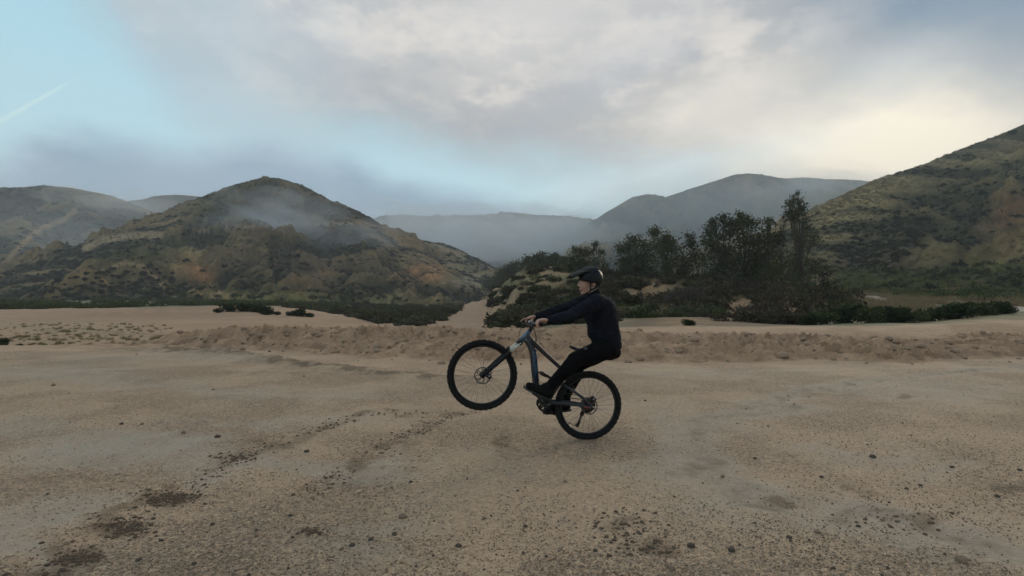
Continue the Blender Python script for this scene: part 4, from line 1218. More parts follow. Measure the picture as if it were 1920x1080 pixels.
bank = lambda px, py, kf, col, X, Y: open_soil(px, py) * np.where((kf < 8.2) & (px > 1150) & (px < 1510), .30, 1.0) * (kf > 5.15) * (kf < 10.2) * (col > 940 + 10 * fbm(X, Y, 5, 2, .5, 60))
cl = lambda X, Y, s: np.clip(.35 + 2.2 * fbm(X, Y, 7, 3, .55, s), 0, 1)
gcover('scrub', 'dark scrub on the bank right of the wash', 1100, (925, 1600), (30, 135), lambda px, py, kf, col, X, Y: bank(px, py, kf, col, X, Y) * cl(X, Y, 61), FC_SC, .35, 1.5, seed=1)
gcover('scrub', 'green scrub on the bank right of the wash', 1100, (925, 1600), (30, 135), lambda px, py, kf, col, X, Y: bank(px, py, kf, col, X, Y) * cl(X, Y, 62), FC_GR, .3, 1.2, seed=2)
gcover('scrub', 'pale sage scrub on the bank right of the wash', 900, (925, 1600), (30, 135), lambda px, py, kf, col, X, Y: bank(px, py, kf, col, X, Y) * cl(X, Y, 63), FC_SG, .3, 1.0, seed=3)
gcover('scrub', 'brown leafless brush on the bank under the trees', 1000, (1120, 1500), (24, 80), lambda px, py, kf, col, X, Y: bank(px, py, kf, col, X, Y) * cl(X, Y, 69), cover_proto(7, M_BROWN, 420, .12, 1.0), .3, 1.1, seed=13)
gcover('grass', 'dry grass on the bank under the trees', 3000, (930, 1920), (34, 110), lambda px, py, kf, col, X, Y: bank(px, py, kf, col, X, Y) * cl(X, Y, 64), CV_DT, .3, .7, 0, seed=4)
vleft = lambda px, py, kf, col, X, Y: (py < 612) * (px > 540) * (px < 885) * (py < np.interp(px, [540, 640, 720, 770, 815, 850, 870, 885], [577, 590, 608, 614, 606, 590, 574, 566])) * (Y > 50)
gcover('scrub', 'dark scrub in the valley bottom left of the wash', 700, (530, 890), (48, 300), lambda *a: vleft(*a) * np.clip(-.05 + 2.6 * fbm(a[4], a[5], 6, 3, .6, 65), 0.02, 1), FC_SC, .5, 1.6, seed=5)
gcover('scrub', 'green scrub in the valley bottom left of the wash', 520, (530, 890), (48, 300), lambda *a: vleft(*a) * np.clip(-.05 + 2.6 * fbm(a[4], a[5], 6, 3, .6, 66), 0.02, 1), FC_GR, .5, 1.4, seed=6)
gcover('scrub', 'sage scrub in the valley bottom left of the wash', 520, (530, 890), (48, 300), lambda *a: vleft(*a) * np.clip(.1 + 2.6 * fbm(a[4], a[5], 6, 3, .6, 67), 0.02, 1), FC_SG, .4, 1.3, seed=7)
gcover('scrub', 'dark hedge of brush where the hill foot meets the sand', 620, (-80, 640), (70, 190), lambda px, py, kf, col, X, Y: (py < np.interp(px, [-80, 60, 110, 330, 420, 520, 560, 640], [579, 584, 581, 573, 573, 574, 578, 588])) * np.where((px < 112 + 30 * fbm(X, Y, 9, 3, .6, 70)) | (px > 330 + 60 * fbm(X, Y, 9, 3, .6, 71)), 1.0, .35) * (Y > 76) * np.clip(.4 + 1.6 * fbm(X, Y, 12, 3, .6, 72), .05, 1), FC_GR, .5, 2.2, seed=8)
gcover('grass', 'green weeds on the low terrace at the left', 200, (-60, 260), (20, 46), lambda px, py, kf, col, X, Y: (kf > 3.6) * (kf < 6.6) * (col < 300) * np.clip(3.0 * (fbm(X * .35, Y, 2.2, 4, .6, 39) - .10), 0, 1), CV_GT, .08, .22, 0, seed=9)
gcover('grass', 'dry weeds on the low terrace at the left', 300, (-60, 330), (19, 46), lambda px, py, kf, col, X, Y: (kf > 3.0) * (kf < 6.9) * (col < 320) * .5, CV_DT, .08, .22, 0, seed=10)
gcover('scrub', 'brush between the dirt road and the right hill', 1500, (1480, 2000), (46, 100), lambda px, py, kf, col, X, Y: (py < np.interp(px, [1480, 1600, 1720, 1920], [540, 550, 558, 571])) * cl(X, Y, 68), FC_GR, .35, 1.3, seed=11)
gcover('grass', 'yellow grass between the dirt road and the right hill', 2500, (1480, 2000), (46, 100), lambda px, py, kf, col, X, Y: (py < np.interp(px, [1480, 1600, 1720, 1920], [541, 551, 559, 572])) * 1.0, CV_GT, .3, .8, 0, seed=12)

# ================================================================== HAZE AND MIST
def vol_mat(name, col, dens, aniso=0.0):
    m = bpy.data.materials.new(name); m.use_nodes = True
    t = NT(m.node_tree); t.n.clear()
    out = t.node('ShaderNodeOutputMaterial'); v = t.node('ShaderNodeVolumePrincipled')
    v.inputs['Color'].default_value = (*col, 1); v.inputs['Density'].default_value = dens
    v.inputs['Density Attribute'].default_value = ''
    v.inputs['Anisotropy'].default_value = aniso
    t.l.new(v.outputs[0], out.inputs['Volume'])
    return m


def box_mesh(name, lo, hi, mat):
    v = [(x, y, z) for x in (lo[0], hi[0]) for y in (lo[1], hi[1]) for z in (lo[2], hi[2])]
    f = [(0, 1, 3, 2), (4, 6, 7, 5), (0, 4, 5, 1), (2, 3, 7, 6), (0, 2, 6, 4), (1, 5, 7, 3)]
    me = bpy.data.meshes.new(name); me.from_pydata(v, [], f); me.update(); me.materials.append(mat)
    return me


haze = link('haze', box_mesh('haze', (-6200, -6200, -12), (6200, 6200, 290), vol_mat('thin valley haze', (.86, .93, 1.0), 0.00036)))
tag(haze, 'thin blue valley haze', None, None, 'stuff')


def mist(label, blobs, dens, seed):
    """one bank of low cloud: overlapping lumpy puffs, thin at their edges"""
    g = np.random.default_rng(1500 + seed)
    mb = MB()
    bm = bmesh.new(); bmesh.ops.create_icosphere(bm, subdivisions=3, radius=1.0)
    bm.verts.ensure_lookup_table()
    S = np.array([v.co[:] for v in bm.verts]); Fs = [tuple(v.index for v in f.verts) for f in bm.faces]; bm.free()
    outs = []
    for i, (x, y, d, rx, ry, rz) in enumerate(blobs):
        o = at(x, y, d)
        ph = g.uniform(0, 6.28, 6)
        lump = 1 + .22 * np.sin(S[:, 0] * 3.1 + ph[0]) * np.sin(S[:, 1] * 2.7 + ph[1]) + .16 * np.sin(S[:, 2] * 4 + S[:, 0] * 5 + ph[2])
        V = o + S * lump[:, None] * np.array([rx, ry, rz])
        me = bpy.data.meshes.new('mist'); me.from_pydata(V.tolist(), [], Fs); me.update(); me.materials.append(vol_mat('mist', (.92, .96, 1.0), dens * g.uniform(.7, 1.2)))
        outs.append(tag(link('mist', me), label, None, None, 'stuff'))
    return outs


gm_ = np.random.default_rng(8)
wisps = []
for k in range(42):
    u_ = gm_.random()
    cx = np.interp(u_, [0, .3, .6, 1], [440, 520, 590, 720]) + gm_.normal() * 34
    cy = np.interp(u_, [0, .3, .6, 1], [425, 398, 425, 470]) + gm_.normal() * 18
    sz = gm_.uniform(.5, 1.25)
    wisps.append((cx, cy, np.interp(u_, [0, .5, 1], [318, 325, 345]) + gm_.normal() * 10, 22 * sz, 18 * sz, 7.5 * sz))
mist('thin mist drifting across the middle of the dome hill', wisps, .0030, 1)
mist('low cloud lying in the valley below the far ridge', [(760, 420, 800, 110, 120, 34), (850, 440, 820, 120, 140, 40), (950, 430, 850, 120, 140, 36), (1010, 450, 800, 80, 120, 34), (900, 465, 760, 100, 120, 30), (800, 460, 700, 70, 100, 26), (720, 440, 700, 55, 80, 26), (1040, 470, 760, 60, 100, 26), (860, 470, 560, 50, 60, 16), (930, 470, 600, 60, 60, 18), (780, 445, 600, 50, 60, 18)], .0030, 2)
mist('wisps of cloud on the shoulder of the left ridge', [(230, 395, 640, 55, 60, 18), (290, 400, 700, 60, 60, 18), (180, 370, 640, 60, 50, 14), (330, 385, 800, 60, 60, 16), (200, 470, 480, 40, 60, 26)], .0026, 3)
mist('thin bright mist on the right end of the hazy mountain', [(1560, 350, 800, 80, 80, 22), (1480, 365, 780, 60, 70, 22), (1100, 450, 750, 70, 80, 26), (1060, 430, 800, 50, 80, 22)], .0025, 4)
mist('bluish veil of mist in front of the hazy mountain', [(1150, 430, 600, 110, 90, 55), (1260, 405, 620, 130, 100, 58), (1370, 390, 640, 150, 110, 60), (1500, 385, 640, 130, 100, 55), (1080, 450, 620, 90, 90, 45)], .0009, 5)
mist('bluish veil of mist in front of the left ridge', [(60, 450, 430, 60, 50, 34), (150, 430, 470, 60, 50, 34), (-20, 430, 480, 70, 60, 36), (240, 430, 500, 50, 50, 26)], .0007, 6)

# ================================================================== MOUNTAIN BIKE
BA = R(8.6)
R0 = on_ground(1101, 823.5)
eu = np.array([-math.cos(BA), -math.sin(BA), 0.0])     # forward
nn_ = np.array([math.sin(BA), -math.cos(BA), 0.0])     # to the rider's left, towards the camera
ez = np.array([0, 0, 1.0])


def BP(x, y, w_=0.0):
    """point seen at a photo pixel on the bike's middle plane shifted sideways by w_"""
    d = px_dir(x, y); o = np.array([0, 0, CAM_H])
    k = np.dot(R0 + nn_ * w_ - o, nn_) / np.dot(d, nn_)
    return o + d * k


def loc3(P, f=0.0, u=0.0, w_=0.0):
    return np.asarray(P) + eu * f + ez * u + nn_ * w_


def lathe(mb, prof, c, axis, seg=40, closed=True, squash=None):
    """turn a profile of (radius, offset along axis) about an axis"""
    axis = np.asarray(axis, float); axis = axis / np.linalg.norm(axis)
    a = np.cross(axis, ez); a /= np.linalg.norm(a); b = np.cross(axis, a)
    an = np.linspace(0, 2 * np.pi, seg, endpoint=False)
    V = []
    for r, o in prof:
        V.append(np.asarray(c) + axis * o + r * (np.cos(an)[:, None] * a + np.sin(an)[:, None] * b))
    V = np.concatenate(V); k = len(prof); Fs = []
    for i in range(k if closed else k - 1):
        i2 = (i + 1) % k
        for j in range(seg):
            j2 = (j + 1) % seg
            Fs.append((i * seg + j, i * seg + j2, i2 * seg + j2, i2 * seg + j))
    if not closed:
        Fs.append(tuple(range(seg))[::-1]); Fs.append(tuple((k - 1) * seg + j for j in range(seg)))
    if squash: V = squash(V)
    return mb.add(V, Fs)


def obox(mb, c, ax, hs):
    """box with its own axes"""
    ax = [np.asarray(v, float) / np.linalg.norm(v) for v in ax]
    V = [np.asarray(c) + sx * hs[0] * ax[0] + sy * hs[1] * ax[1] + sz * hs[2] * ax[2] for sx in (-1, 1) for sy in (-1, 1) for sz in (-1, 1)]
    return mb.add(V, [(0, 1, 3, 2), (4, 6, 7, 5), (0, 4, 5, 1), (2, 3, 7, 6), (0, 2, 6, 4), (1, 5, 7, 3)])


M_TYRE = simple_mat('dusty black tyre rubber', (.012, .0115, .011), .85, 0, .35, 30, .2, .25)
M_RIM = simple_mat('black rim', (.010, .010, .011), .45, 0, .1, 30)
M_STEEL = simple_mat('brushed steel', (.42, .40, .38), .38, 1.0, .15, 60)
M_ROTOR = simple_mat('brake rotor steel', (.16, .145, .13), .45, 1.0, .15, 60)
M_SPOKE = simple_mat('dark spokes', (.09, .085, .08), .5, .6, .1, 60)
M_BLACK = simple_mat('black anodised parts', (.010, .010, .011), .5, 0, .15, 50)
M_FRAME = simple_mat('graphite frame paint', (.040, .046, .052), .38, .3, .12, 25, 0, .5, .3)
M_STAY = simple_mat('dusty graphite stays', (.042, .050, .058), .5, .2, .2, 30)
M_TOP = simple_mat('dusty top tube', (.036, .034, .032), .5, .2, .2, 30)
M_HEAD = simple_mat('silver blue head tube', (.10, .14, .19), .35, .5, .1, 25, 0, .5, .3)
M_STAN = simple_mat('pale stanchion', (.62, .58, .48), .3, .2, .05, 25)
M_FORK = simple_mat('dark fork lowers', (.007, .009, .010), .6, 0, .15, 25, 0, .25)
M_RED = simple_mat('red brown decal', (.20, .035, .028), .5, 0, .1, 25)
M_SHOCK = simple_mat('dark maroon shock', (.035, .017, .019), .45, .2, .2, 40)
M_CAB = simple_mat('black cable', (.012, .012, .012), .6, 0, .1, 30)
M_GOLD = simple_mat('cassette steel', (.045, .042, .040), .5, .8, .2, 60)
M_LOGO = simple_mat('grey blue lettering', (.04, .085, .13), .5, 0, .1, 30)

# blue paint with darker worn bands
M_BLUE, t, p = new_mat('deep blue frame paint')
tcn = t.node('ShaderNodeTexCoord'); nz = t.noise(tcn.outputs['Object'], 22, 4, .65)
t.l.new(t.mix(t.smooth(nz, .35, .65), (.006, .020, .042), (.014, .062, .118)), p.inputs['Base Color'])
p.inputs['Roughness'].default_value = .4; p.inputs['Coat Weight'].default_value = .3

bike = empty('mountain_bike', R0); tag(bike, 'dark blue and black mountain bike held in a wheelie with its front wheel raised', 'bicycle')
HR = BP(1103, 760.0); HR[2] = .364
HF = BP(904.5, 703.0)


def wheel(c, rear):
    sq = None
    if rear:
        def sq(V):
            V = V.copy(); V[:, 2] = np.maximum(V[:, 2], .004 + .10 * np.maximum(0, .0)); return V
    mb = MB()
    prof = [(.314, -.014), (.312, .014), (.305, .016), (.298, .010), (.2945, 0), (.298, -.010), (.305, -.016)]
    lathe(mb, prof, c, nn_, 72)
    rim = mb.build('wheel', M_RIM, bike, R0)
    mb = MB()
    an = np.linspace(0, 2 * np.pi, 14, endpoint=False)
    prof = [(.341 + .0285 * math.cos(a), .030 * math.sin(a)) for a in an]
    lathe(mb, prof, c, nn_, 96, True, sq)
    a_ = np.cross(nn_, ez); a_ /= np.linalg.norm(a_)
    for k in range(84):
        ang = 2 * math.pi * k / 84
        rad = math.cos(ang) * a_ + math.sin(ang) * ez; tan = -math.sin(ang) * a_ + math.cos(ang) * ez
        for wv, rr_ in ((-.021, .3635), (-.007, .3700), (.008, .3700), (.022, .3630)):
            o = tan * (.006 if k % 2 else 0)
            q_ = c + rad * rr_ + nn_ * wv + o
            if rear and q_[2] < .010: continue
            obox(mb, q_, (rad + nn_ * wv * 6, tan, nn_), (.0032, .0062, .0042))
    mb.build('tyre', M_TYRE, rim, R0, False)
    mb = MB()
    lathe(mb, [(.001, -.060), (.012, -.060), (.014, -.040), (.030, -.034), (.030, -.028), (.017, -.020), (.017, .020), (.030, .028), (.030, .034), (.014, .040), (.012, .060), (.001, .060)], c, nn_, 20, False)
    mb.build('hub', M_BLACK, rim, R0)
    mb = MB()
    for k in range(28):
        side = .031 if k % 2 else -.031
        a1 = 2 * math.pi * k / 28; a2 = a1 + (.55 if (k // 2) % 2 else -.55)
        P0 = c + .028 * (math.cos(a2) * a_ + math.sin(a2) * ez) + nn_ * side
        P1 = c + .298 * (math.cos(a1) * a_ + math.sin(a1) * ez)
        mb.tube([P0, (P0 + P1) / 2, P1], .0013, 4, False)
    sp = mb.build('spokes', M_SPOKE, rim, R0); sp['kind'] = 'stuff'
    # rotor: slotted ring on curved arms
    mb = MB(); ro = c + nn_ * .046
    lathe(mb, [(.090, -.001), (.090, .001), (.078, .001), (.078, -.001)], ro, nn_, 48)
    for k in range(6):
        a1 = 2 * math.pi * k / 6
        pth = [ro + r_ * (math.cos(a1 + tw_) * a_ + math.sin(a1 + tw_) * ez) for r_, tw_ in ((.022, 0), (.040, .22), (.060, .40), (.080, .48))]
        mb.tube(pth, [.007, .0045, .004, .005], 4, True, nn_, 1.0)
        pth = [ro + r_ * (math.cos(a1 + tw_) * a_ + math.sin(a1 + tw_) * ez) for r_, tw_ in ((.060, .40), (.070, .70), (.080, .95))]
        mb.tube(pth, .0035, 4)
    lathe(mb, [(.024, -.002), (.024, .002), (.012, .002), (.012, -.002)], ro, nn_, 24)
    mb.build('brake_rotor', M_ROTOR, rim, R0)
    # valve stem
    mb = MB(); vd = -.74 * a_ * (1 if not rear else -1) - .66 * ez
    mb.tube([c + vd * .298, c + vd * .262], .0035, 6)
    mb.build('valve', M_BLACK, rim, R0)
    return rim


wf = wheel(HF, False)
wr = wheel(HR, True)
BB = BP(1022, 759)

fr = MB()
dt = [BP(983, 634), BP(990, 641), BP(996, 652), BP(999.5, 668), BP(1001.5, 690), BP(1004, 715), BP(1011, 738), BB]
fr.tube(dt, [.030, .036, .037, .036, .0365, .0375, .040, .040], 14, True, nn_, .95)
lathe(fr, [(.001, -.045), (.030, -.045), (.030, .045), (.001, .045)], BB, nn_, 20, False)
ST = BP(1063, 697)
fr.tube([BB, BP(1034, 741), BP(1050, 718), ST, BP(1074, 681)], [.032, .024, .021, .020, .020], 12)
frame = fr.build('frame', M_FRAME, bike, R0)
mb = MB(); mb.tube([BP(987, 629), BP(997, 640), BP(1008, 650), BP(1028, 669), BP(1050, 689), ST], [.028, .028, .026, .023, .021, .020], 12, True, nn_, 1.0); mb.build('top_tube', M_TOP, frame, R0)
mb = MB(); mb.tube([BP(992.5, 621), BP(984, 630.5), BP(976.5, 639.5)], [.027, .028, .031], 14); mb.build('head_tube', M_HEAD, frame, R0)
# painted blue panel on the near side of the down tube and its worn lettering
mb = MB(); mb.tube([BP(1000.3, 655), BP(1001.4, 672), BP(1002.7, 692), BP(1005, 714)], [.034, .0355, .0365, .0375], 14, True, nn_, .92)
pan = mb.build('blue_panel', M_BLUE, frame, R0)
pan.data.transform(Matrix.Translation(Vector(nn_ * .006)))
for k, (y0, y1, xo, s_) in enumerate([(660, 664, -.2, .6), (667, 672, .3, .8), (675, 678, -.1, .5), (681, 688, .4, .7), (691, 695, 0, .6), (699, 704, .2, .5)]):
    mb = MB(); c0, c1 = BP(1001.6 + xo + (y0 - 660) * .06, y0, .0415), BP(1001.6 + xo + (y1 - 660) * .06, y1, .0415)
    mb.tube([c0, (c0 + c1) / 2, c1], .004 * s_ + .002, 4, True, eu, .6)
    mb.build('letter', M_LOGO, frame, R0)
# swing arm
sw = MB()
for sgn in (1, -1):
    o = nn_ * (.068 * sgn)
    j = nn_ * (.045 * sgn)
    sw.tube([BP(1030, 753) + j, BP(1050, 754) + o * .95, BP(1078, 757) + o, BP(1104, 761) + o], [.017, .0145, .013, .013], 10, True, nn_, 1.15)
    sw.tube([BP(1056, 722) + j, BP(1072, 731) + o * .95, BP(1088, 742) + o, BP(1103, 758) + o], [.016, .0155, .014, .013], 10)
    lathe(sw, [(.001, -.008), (.024, -.008), (.024, .008), (.001, .008)], BP(1104, 761) + o, nn_, 14, False)
swing = sw.build('swing_arm', M_STAY, frame, R0)
mb = MB(); mb.tube([BP(1091, 760.2) + nn_ * .074, BP(1102, 762) + nn_ * .074], .0122, 8); mb.build('decal', M_RED, swing, R0)
mb = MB()
mb.tube([BP(1058, 722), BP(1044, 716), BP(1036, 710)], [.022, .018, .016], 8); mb.build('rocker_link', M_STAY, frame, R0)
mb = MB()
mb.tube([BP(1008, 697), BP(1014, 699), BP(1016, 700)], [.008, .008, .017], 10)
mb.tube([BP(1013, 698.5), BP(1024, 704)], [.0215, .0215], 12); mb.tube([BP(1024, 704), BP(1032, 708)], [.017, .016], 12); mb.tube([BP(1031, 707.5), BP(1040, 712)], [.011, .011], 8)
mb.build('shock', M_SHOCK, frame, R0)
mb = MB(); mb.tube([BP(1074, 681), BP(1084, 668), BP(1090, 660)], .0155, 10); mb.build('seat_post', M_BLACK, frame, R0)
# saddle
mb = MB(); nose, tail = BP(1068, 648.3), BP(1114, 663.5)
sdv = (tail - nose) / np.linalg.norm(tail - nose); sup = np.cross(nn_, sdv); sup = sup if sup[2] > 0 else -sup
V = []; ts = np.linspace(0, 1, 12); m_ = 14
for t_ in ts:
    hw = np.interp(t_, [0, .08, .4, .7, .92, 1], [.010, .020, .030, .062, .072, .055]); th_ = np.interp(t_, [0, .1, .5, .8, 1], [.007, .012, .018, .024, .018])
    dip = -.012 * math.sin(math.pi * t_)
    for a in np.linspace(0, 2 * np.pi, m_, endpoint=False):
        V.append(nose + (tail - nose) * t_ + nn_ * hw * math.cos(a) + sup * (th_ * math.sin(a) + dip - .02 * abs(math.cos(a)) ** 3))
Fs = [(i * m_ + j, i * m_ + (j + 1) % m_, (i + 1) * m_ + (j + 1) % m_, (i + 1) * m_ + j) for i in range(11) for j in range(m_)]
Fs += [tuple(range(m_))[::-1], tuple(11 * m_ + j for j in range(m_))]
mb.add(V, Fs); sad = mb.build('saddle', M_BLACK, bike, R0)
mb = MB()
for sgn in (1, -1):
    mb.tube([nose + sdv * .05 - sup * .012 + nn_ * .012 * sgn, nose + sdv * .10 - sup * .034 + nn_ * .022 * sgn, nose + sdv * .19 - sup * .034 + nn_ * .022 * sgn, nose + sdv * .24 - sup * .012 + nn_ * .03 * sgn], .0035, 6)
mb.build('rail', M_STEEL, sad, R0)

# fork
CR = BP(973.5, 642.5); axd = (HF - CR) / np.linalg.norm(HF - CR)
mb = MB()
obox(mb, CR, (nn_, axd, np.cross(nn_, axd)), (.085, .020, .022)); mb.tube([BP(978, 638), CR], [.030, .026], 12)
crown = mb.build('fork', M_FORK, bike, R0)
b_ = crown.modifiers.new('bevel', 'BEVEL'); b_.width = .008; b_.segments = 2; b_.limit_method = 'ANGLE'
for sgn in (1, -1):
    o = nn_ * (.068 * sgn)
    mb = MB(); mb.tube([CR + o - axd * .01, CR + o + axd * .20], .0178, 12); mb.build('stanchion', M_STAN, crown, R0)
    mb = MB(); mb.tube([CR + o + axd * .135, CR + o + axd * .16, CR + o + axd * .30, HF + o * .9 - axd * .05, HF + o * .88 + axd * .012], [.0235, .0225, .0215, .019, .021], 12)
    leg_ = mb.build('fork_leg', M_FORK, crown, R0)
fwd_ = np.cross(nn_, axd); fwd_ = fwd_ if np.dot(fwd_, eu) > 0 else -fwd_
mb = MB(); pa = CR + axd * .15
mb.tube([pa + nn_ * .068, pa + nn_ * .055 - fwd_ * -.03 + axd * -.02, pa + fwd_ * .040 - axd * .035, pa - nn_ * .055 + fwd_ * .03 - axd * .02, pa - nn_ * .068], .0115, 8)
mb.build('fork_arch', M_FORK, crown, R0)
# brake calipers
def caliper(c, d1, d2, par, name='brake_caliper'):
    mb = MB(); obox(mb, c, (d1, d2, nn_), (.030, .020, .021)); obox(mb, c + d1 * .012 + d2 * .012, (d1 + d2, d1 - d2, nn_), (.016, .016, .026))
    o = mb.build(name, M_BLACK, par, R0); b_ = o.modifiers.new('bevel', 'BEVEL'); b_.width = .006; b_.segments = 2; b_.limit_method = 'ANGLE'
    mb = MB(); lathe(mb, [(.001, 0), (.010, 0), (.010, .004), (.001, .004)], c + nn_ * .024, nn_, 14, False); mb.build('piston_cap', M_STEEL, o, R0)
caliper(BP(917, 705, .05), (ez * .8 + eu * .6), (eu * .8 - ez * .6), crown)
caliper(BP(1112, 748, .05), (eu * .9 + ez * .4), (ez * .9 - eu * .4), swing)

# cockpit
HC = BP(997, 607)
mb = MB(); sa = BP(993.5, 619)
mb.tube([BP(992.5, 621), BP(996.5, 615.5)], .021, 12); mb.tube([BP(995.5, 616), HC], [.020, .020], 10)
lathe(mb, [(.001, -.026), (.024, -.026), (.024, .026), (.001, .026)], HC, nn_, 16, False)
stem = mb.build('stem', M_BLACK, bike, R0)
bar = [loc3(HC, -.028, .006, -.385), loc3(HC, -.012, .010, -.2), loc3(HC, 0, .006, -.08), HC, loc3(HC, 0, .006, .08), loc3(HC, -.012, .010, .2), loc3(HC, -.028, .006, .385)]
mb = MB(); mb.tube(bar, [.011, .011, .0145, .0155, .0145, .011, .011], 10); hb = mb.build('handlebar', M_BLACK, stem, R0)
GR = {}
for sgn in (1, -1):
    a_, b2 = loc3(HC, -.0225, .008, .25 * sgn), loc3(HC, -.029, .006, .39 * sgn)
    GR[sgn] = (a_, b2)
    mb = MB(); n_ = 26
    tt = np.linspace(0, 1, n_); P = a_ + (b2 - a_) * tt[:, None]
    mb.tube(P, [.0185 if k in (0, 1, n_ - 2, n_ - 1) else .0158 + .0012 * (k % 2) for k in range(n_)], 12); mb.build('grip', M_TYRE, hb, R0)
    mb = MB(); c0 = loc3(HC, -.016, .008, .205 * sgn)
    obox(mb, loc3(c0, .022, -.006, 0), (nn_, eu, ez), (.030, .014, .011))
    mb.tube([loc3(c0, .034, -.010, .0), loc3(c0, .064, -.016, .03 * sgn), loc3(c0, .072, -.018, .08 * sgn), loc3(c0, .068, -.020, .125 * sgn)], [.008, .006, .006, .007], 6, True, ez, .7)
    o = mb.build('brake_lever', M_BLACK, hb, R0); b_ = o.modifiers.new('bevel', 'BEVEL'); b_.width = .004; b_.limit_method = 'ANGLE'
mb = MB(); cd = loc3(HC, .004, .018, -.05); obox(mb, cd, (eu, ez, nn_), (.024, .013, .02)); o = mb.build('bike_computer', M_STEEL, hb, R0)
b_ = o.modifiers.new('bevel', 'BEVEL'); b_.width = .008; b_.segments = 2
# cables
def cable(pts, par):
    P = [np.asarray(q_) for q_ in pts]
    Q = []
    for i in range(len(P) - 1):
        p0 = P[max(i - 1, 0)]; p1 = P[i]; p2 = P[i + 1]; p3 = P[min(i + 2, len(P) - 1)]
        for t_ in np.linspace(0, 1, 7)[:-1]:
            Q.append(.5 * ((2 * p1) + (-p0 + p2) * t_ + (2 * p0 - 5 * p1 + 4 * p2 - p3) * t_ ** 2 + (-p0 + 3 * p1 - 3 * p2 + p3) * t_ ** 3))
    Q.append(P[-1]); mb = MB(); mb.tube(Q, .0030, 5); mb.build('cable', M_CAB, par, R0)
cable([loc3(HC, .02, .0, .18), BP(985, 609, .10), BP(976, 617, .06), BP(973, 632, .06), BP(968, 648, .078), BP(950, 664, .09), BP(925, 690, .088), BP(922, 702, .07)], crown)
cable([loc3(HC, .02, .0, -.18), BP(990, 606, -.08), BP(1000, 616, .02), BP(1004, 628, .035), BP(1004, 640, .042), BP(1002, 655, .042)], frame)
cable([loc3(HC, .02, 0, .2), BP(1000, 612, .12), BP(1003, 622, .05), BP(1006, 634, .035), BP(1005, 646, .04)], frame)
cable([BP(1006, 700, .035), BP(1010, 712, .04), BP(1016, 718, .045), BP(1030, 722, .045), BP(1056, 735, .07), BP(1085, 742, .085), BP(1106, 748, .07)], swing)

# drivetrain
mb = MB(); rc = BB - nn_ * .050
an_ = np.linspace(0, 2 * np.pi, 128, endpoint=False)
V = []
a_ = np.cross(nn_, ez); a_ /= np.linalg.norm(a_)
for off in (-.002, .002):
    for rad in ('o', 'i'):
        for k, q_ in enumerate(an_):
            r_ = (.0725 + (.004 if k % 4 < 2 else 0)) if rad == 'o' else .058
            V.append(rc + nn_ * off + r_ * (math.cos(q_) * a_ + math.sin(q_) * ez))
Fs = []
for j in range(128):
    j2 = (j + 1) % 128
    Fs += [(j, j2, 128 + j2, 128 + j), (256 + j, 384 + j, 384 + j2, 256 + j2), (j, 256 + j, 256 + j2, j2), (128 + j, 128 + j2, 384 + j2, 384 + j)]
mb.add(V, Fs)
for k in range(5):
    q_ = 2 * math.pi * k / 5 + .3; mb.tube([rc, rc + .062 * (math.cos(q_) * a_ + math.sin(q_) * ez)], [.012, .007], 6)
crank = mb.build('crankset', M_BLACK, bike, R0)
# bash guard: open loop of plate round the front of the ring
mb = MB(); gc = BB + nn_ * .012
lp = [loc3(gc, .005, .055), loc3(gc, .055, .075), loc3(gc, .088, .050), loc3(gc, .092, .012), loc3(gc, .068, -.035), loc3(gc, .020, -.075), loc3(gc, -.045, -.098)]
mb.tube(lp, [.012, .013, .012, .011, .011, .012, .012], 6, True, nn_, .8)
lp = [loc3(gc, .052, .06), loc3(gc, .050, .01), loc3(gc, .060, -.03)]
mb.tube(lp, [.012, .013, .012], 6)
mb.build('chain_guard', M_BLACK, crank, R0)
PN, PF = BP(1005, 741, .13), BP(1047, 776, -.13)
PN = BB + nn_ * .13 + (PN - BB - nn_ * .13) * (.170 / np.linalg.norm(PN - BB - nn_ * .13))
cdv = PN - BB - nn_ * .13
PF = BB - nn_ * .13 - cdv
for P_, sgn in ((PN, 1), (PF, -1)):
    mb = MB(); mb.tube([BB + nn_ * .075 * sgn, P_ - nn_ * .045 * sgn], [.017, .013], 8, True, nn_, .7); arm = mb.build('crank_arm', M_BLACK, crank, R0)
    tl = R(31) if sgn > 0 else R(8)
    fd = eu * math.cos(tl) + ez * math.sin(tl); ud = -eu * math.sin(tl) + ez * math.cos(tl)
    mb = MB()
    for k in (-1, 1):
        obox(mb, P_ + fd * .043 * k, (fd, ud, nn_), (.009, .008, .048)); obox(mb, P_ + nn_ * .043 * k, (fd, ud, nn_), (.043, .007, .006))
    obox(mb, P_, (fd, ud, nn_), (.012, .009, .05))
    mb.build('pedal', M_BLACK, arm, R0, False)
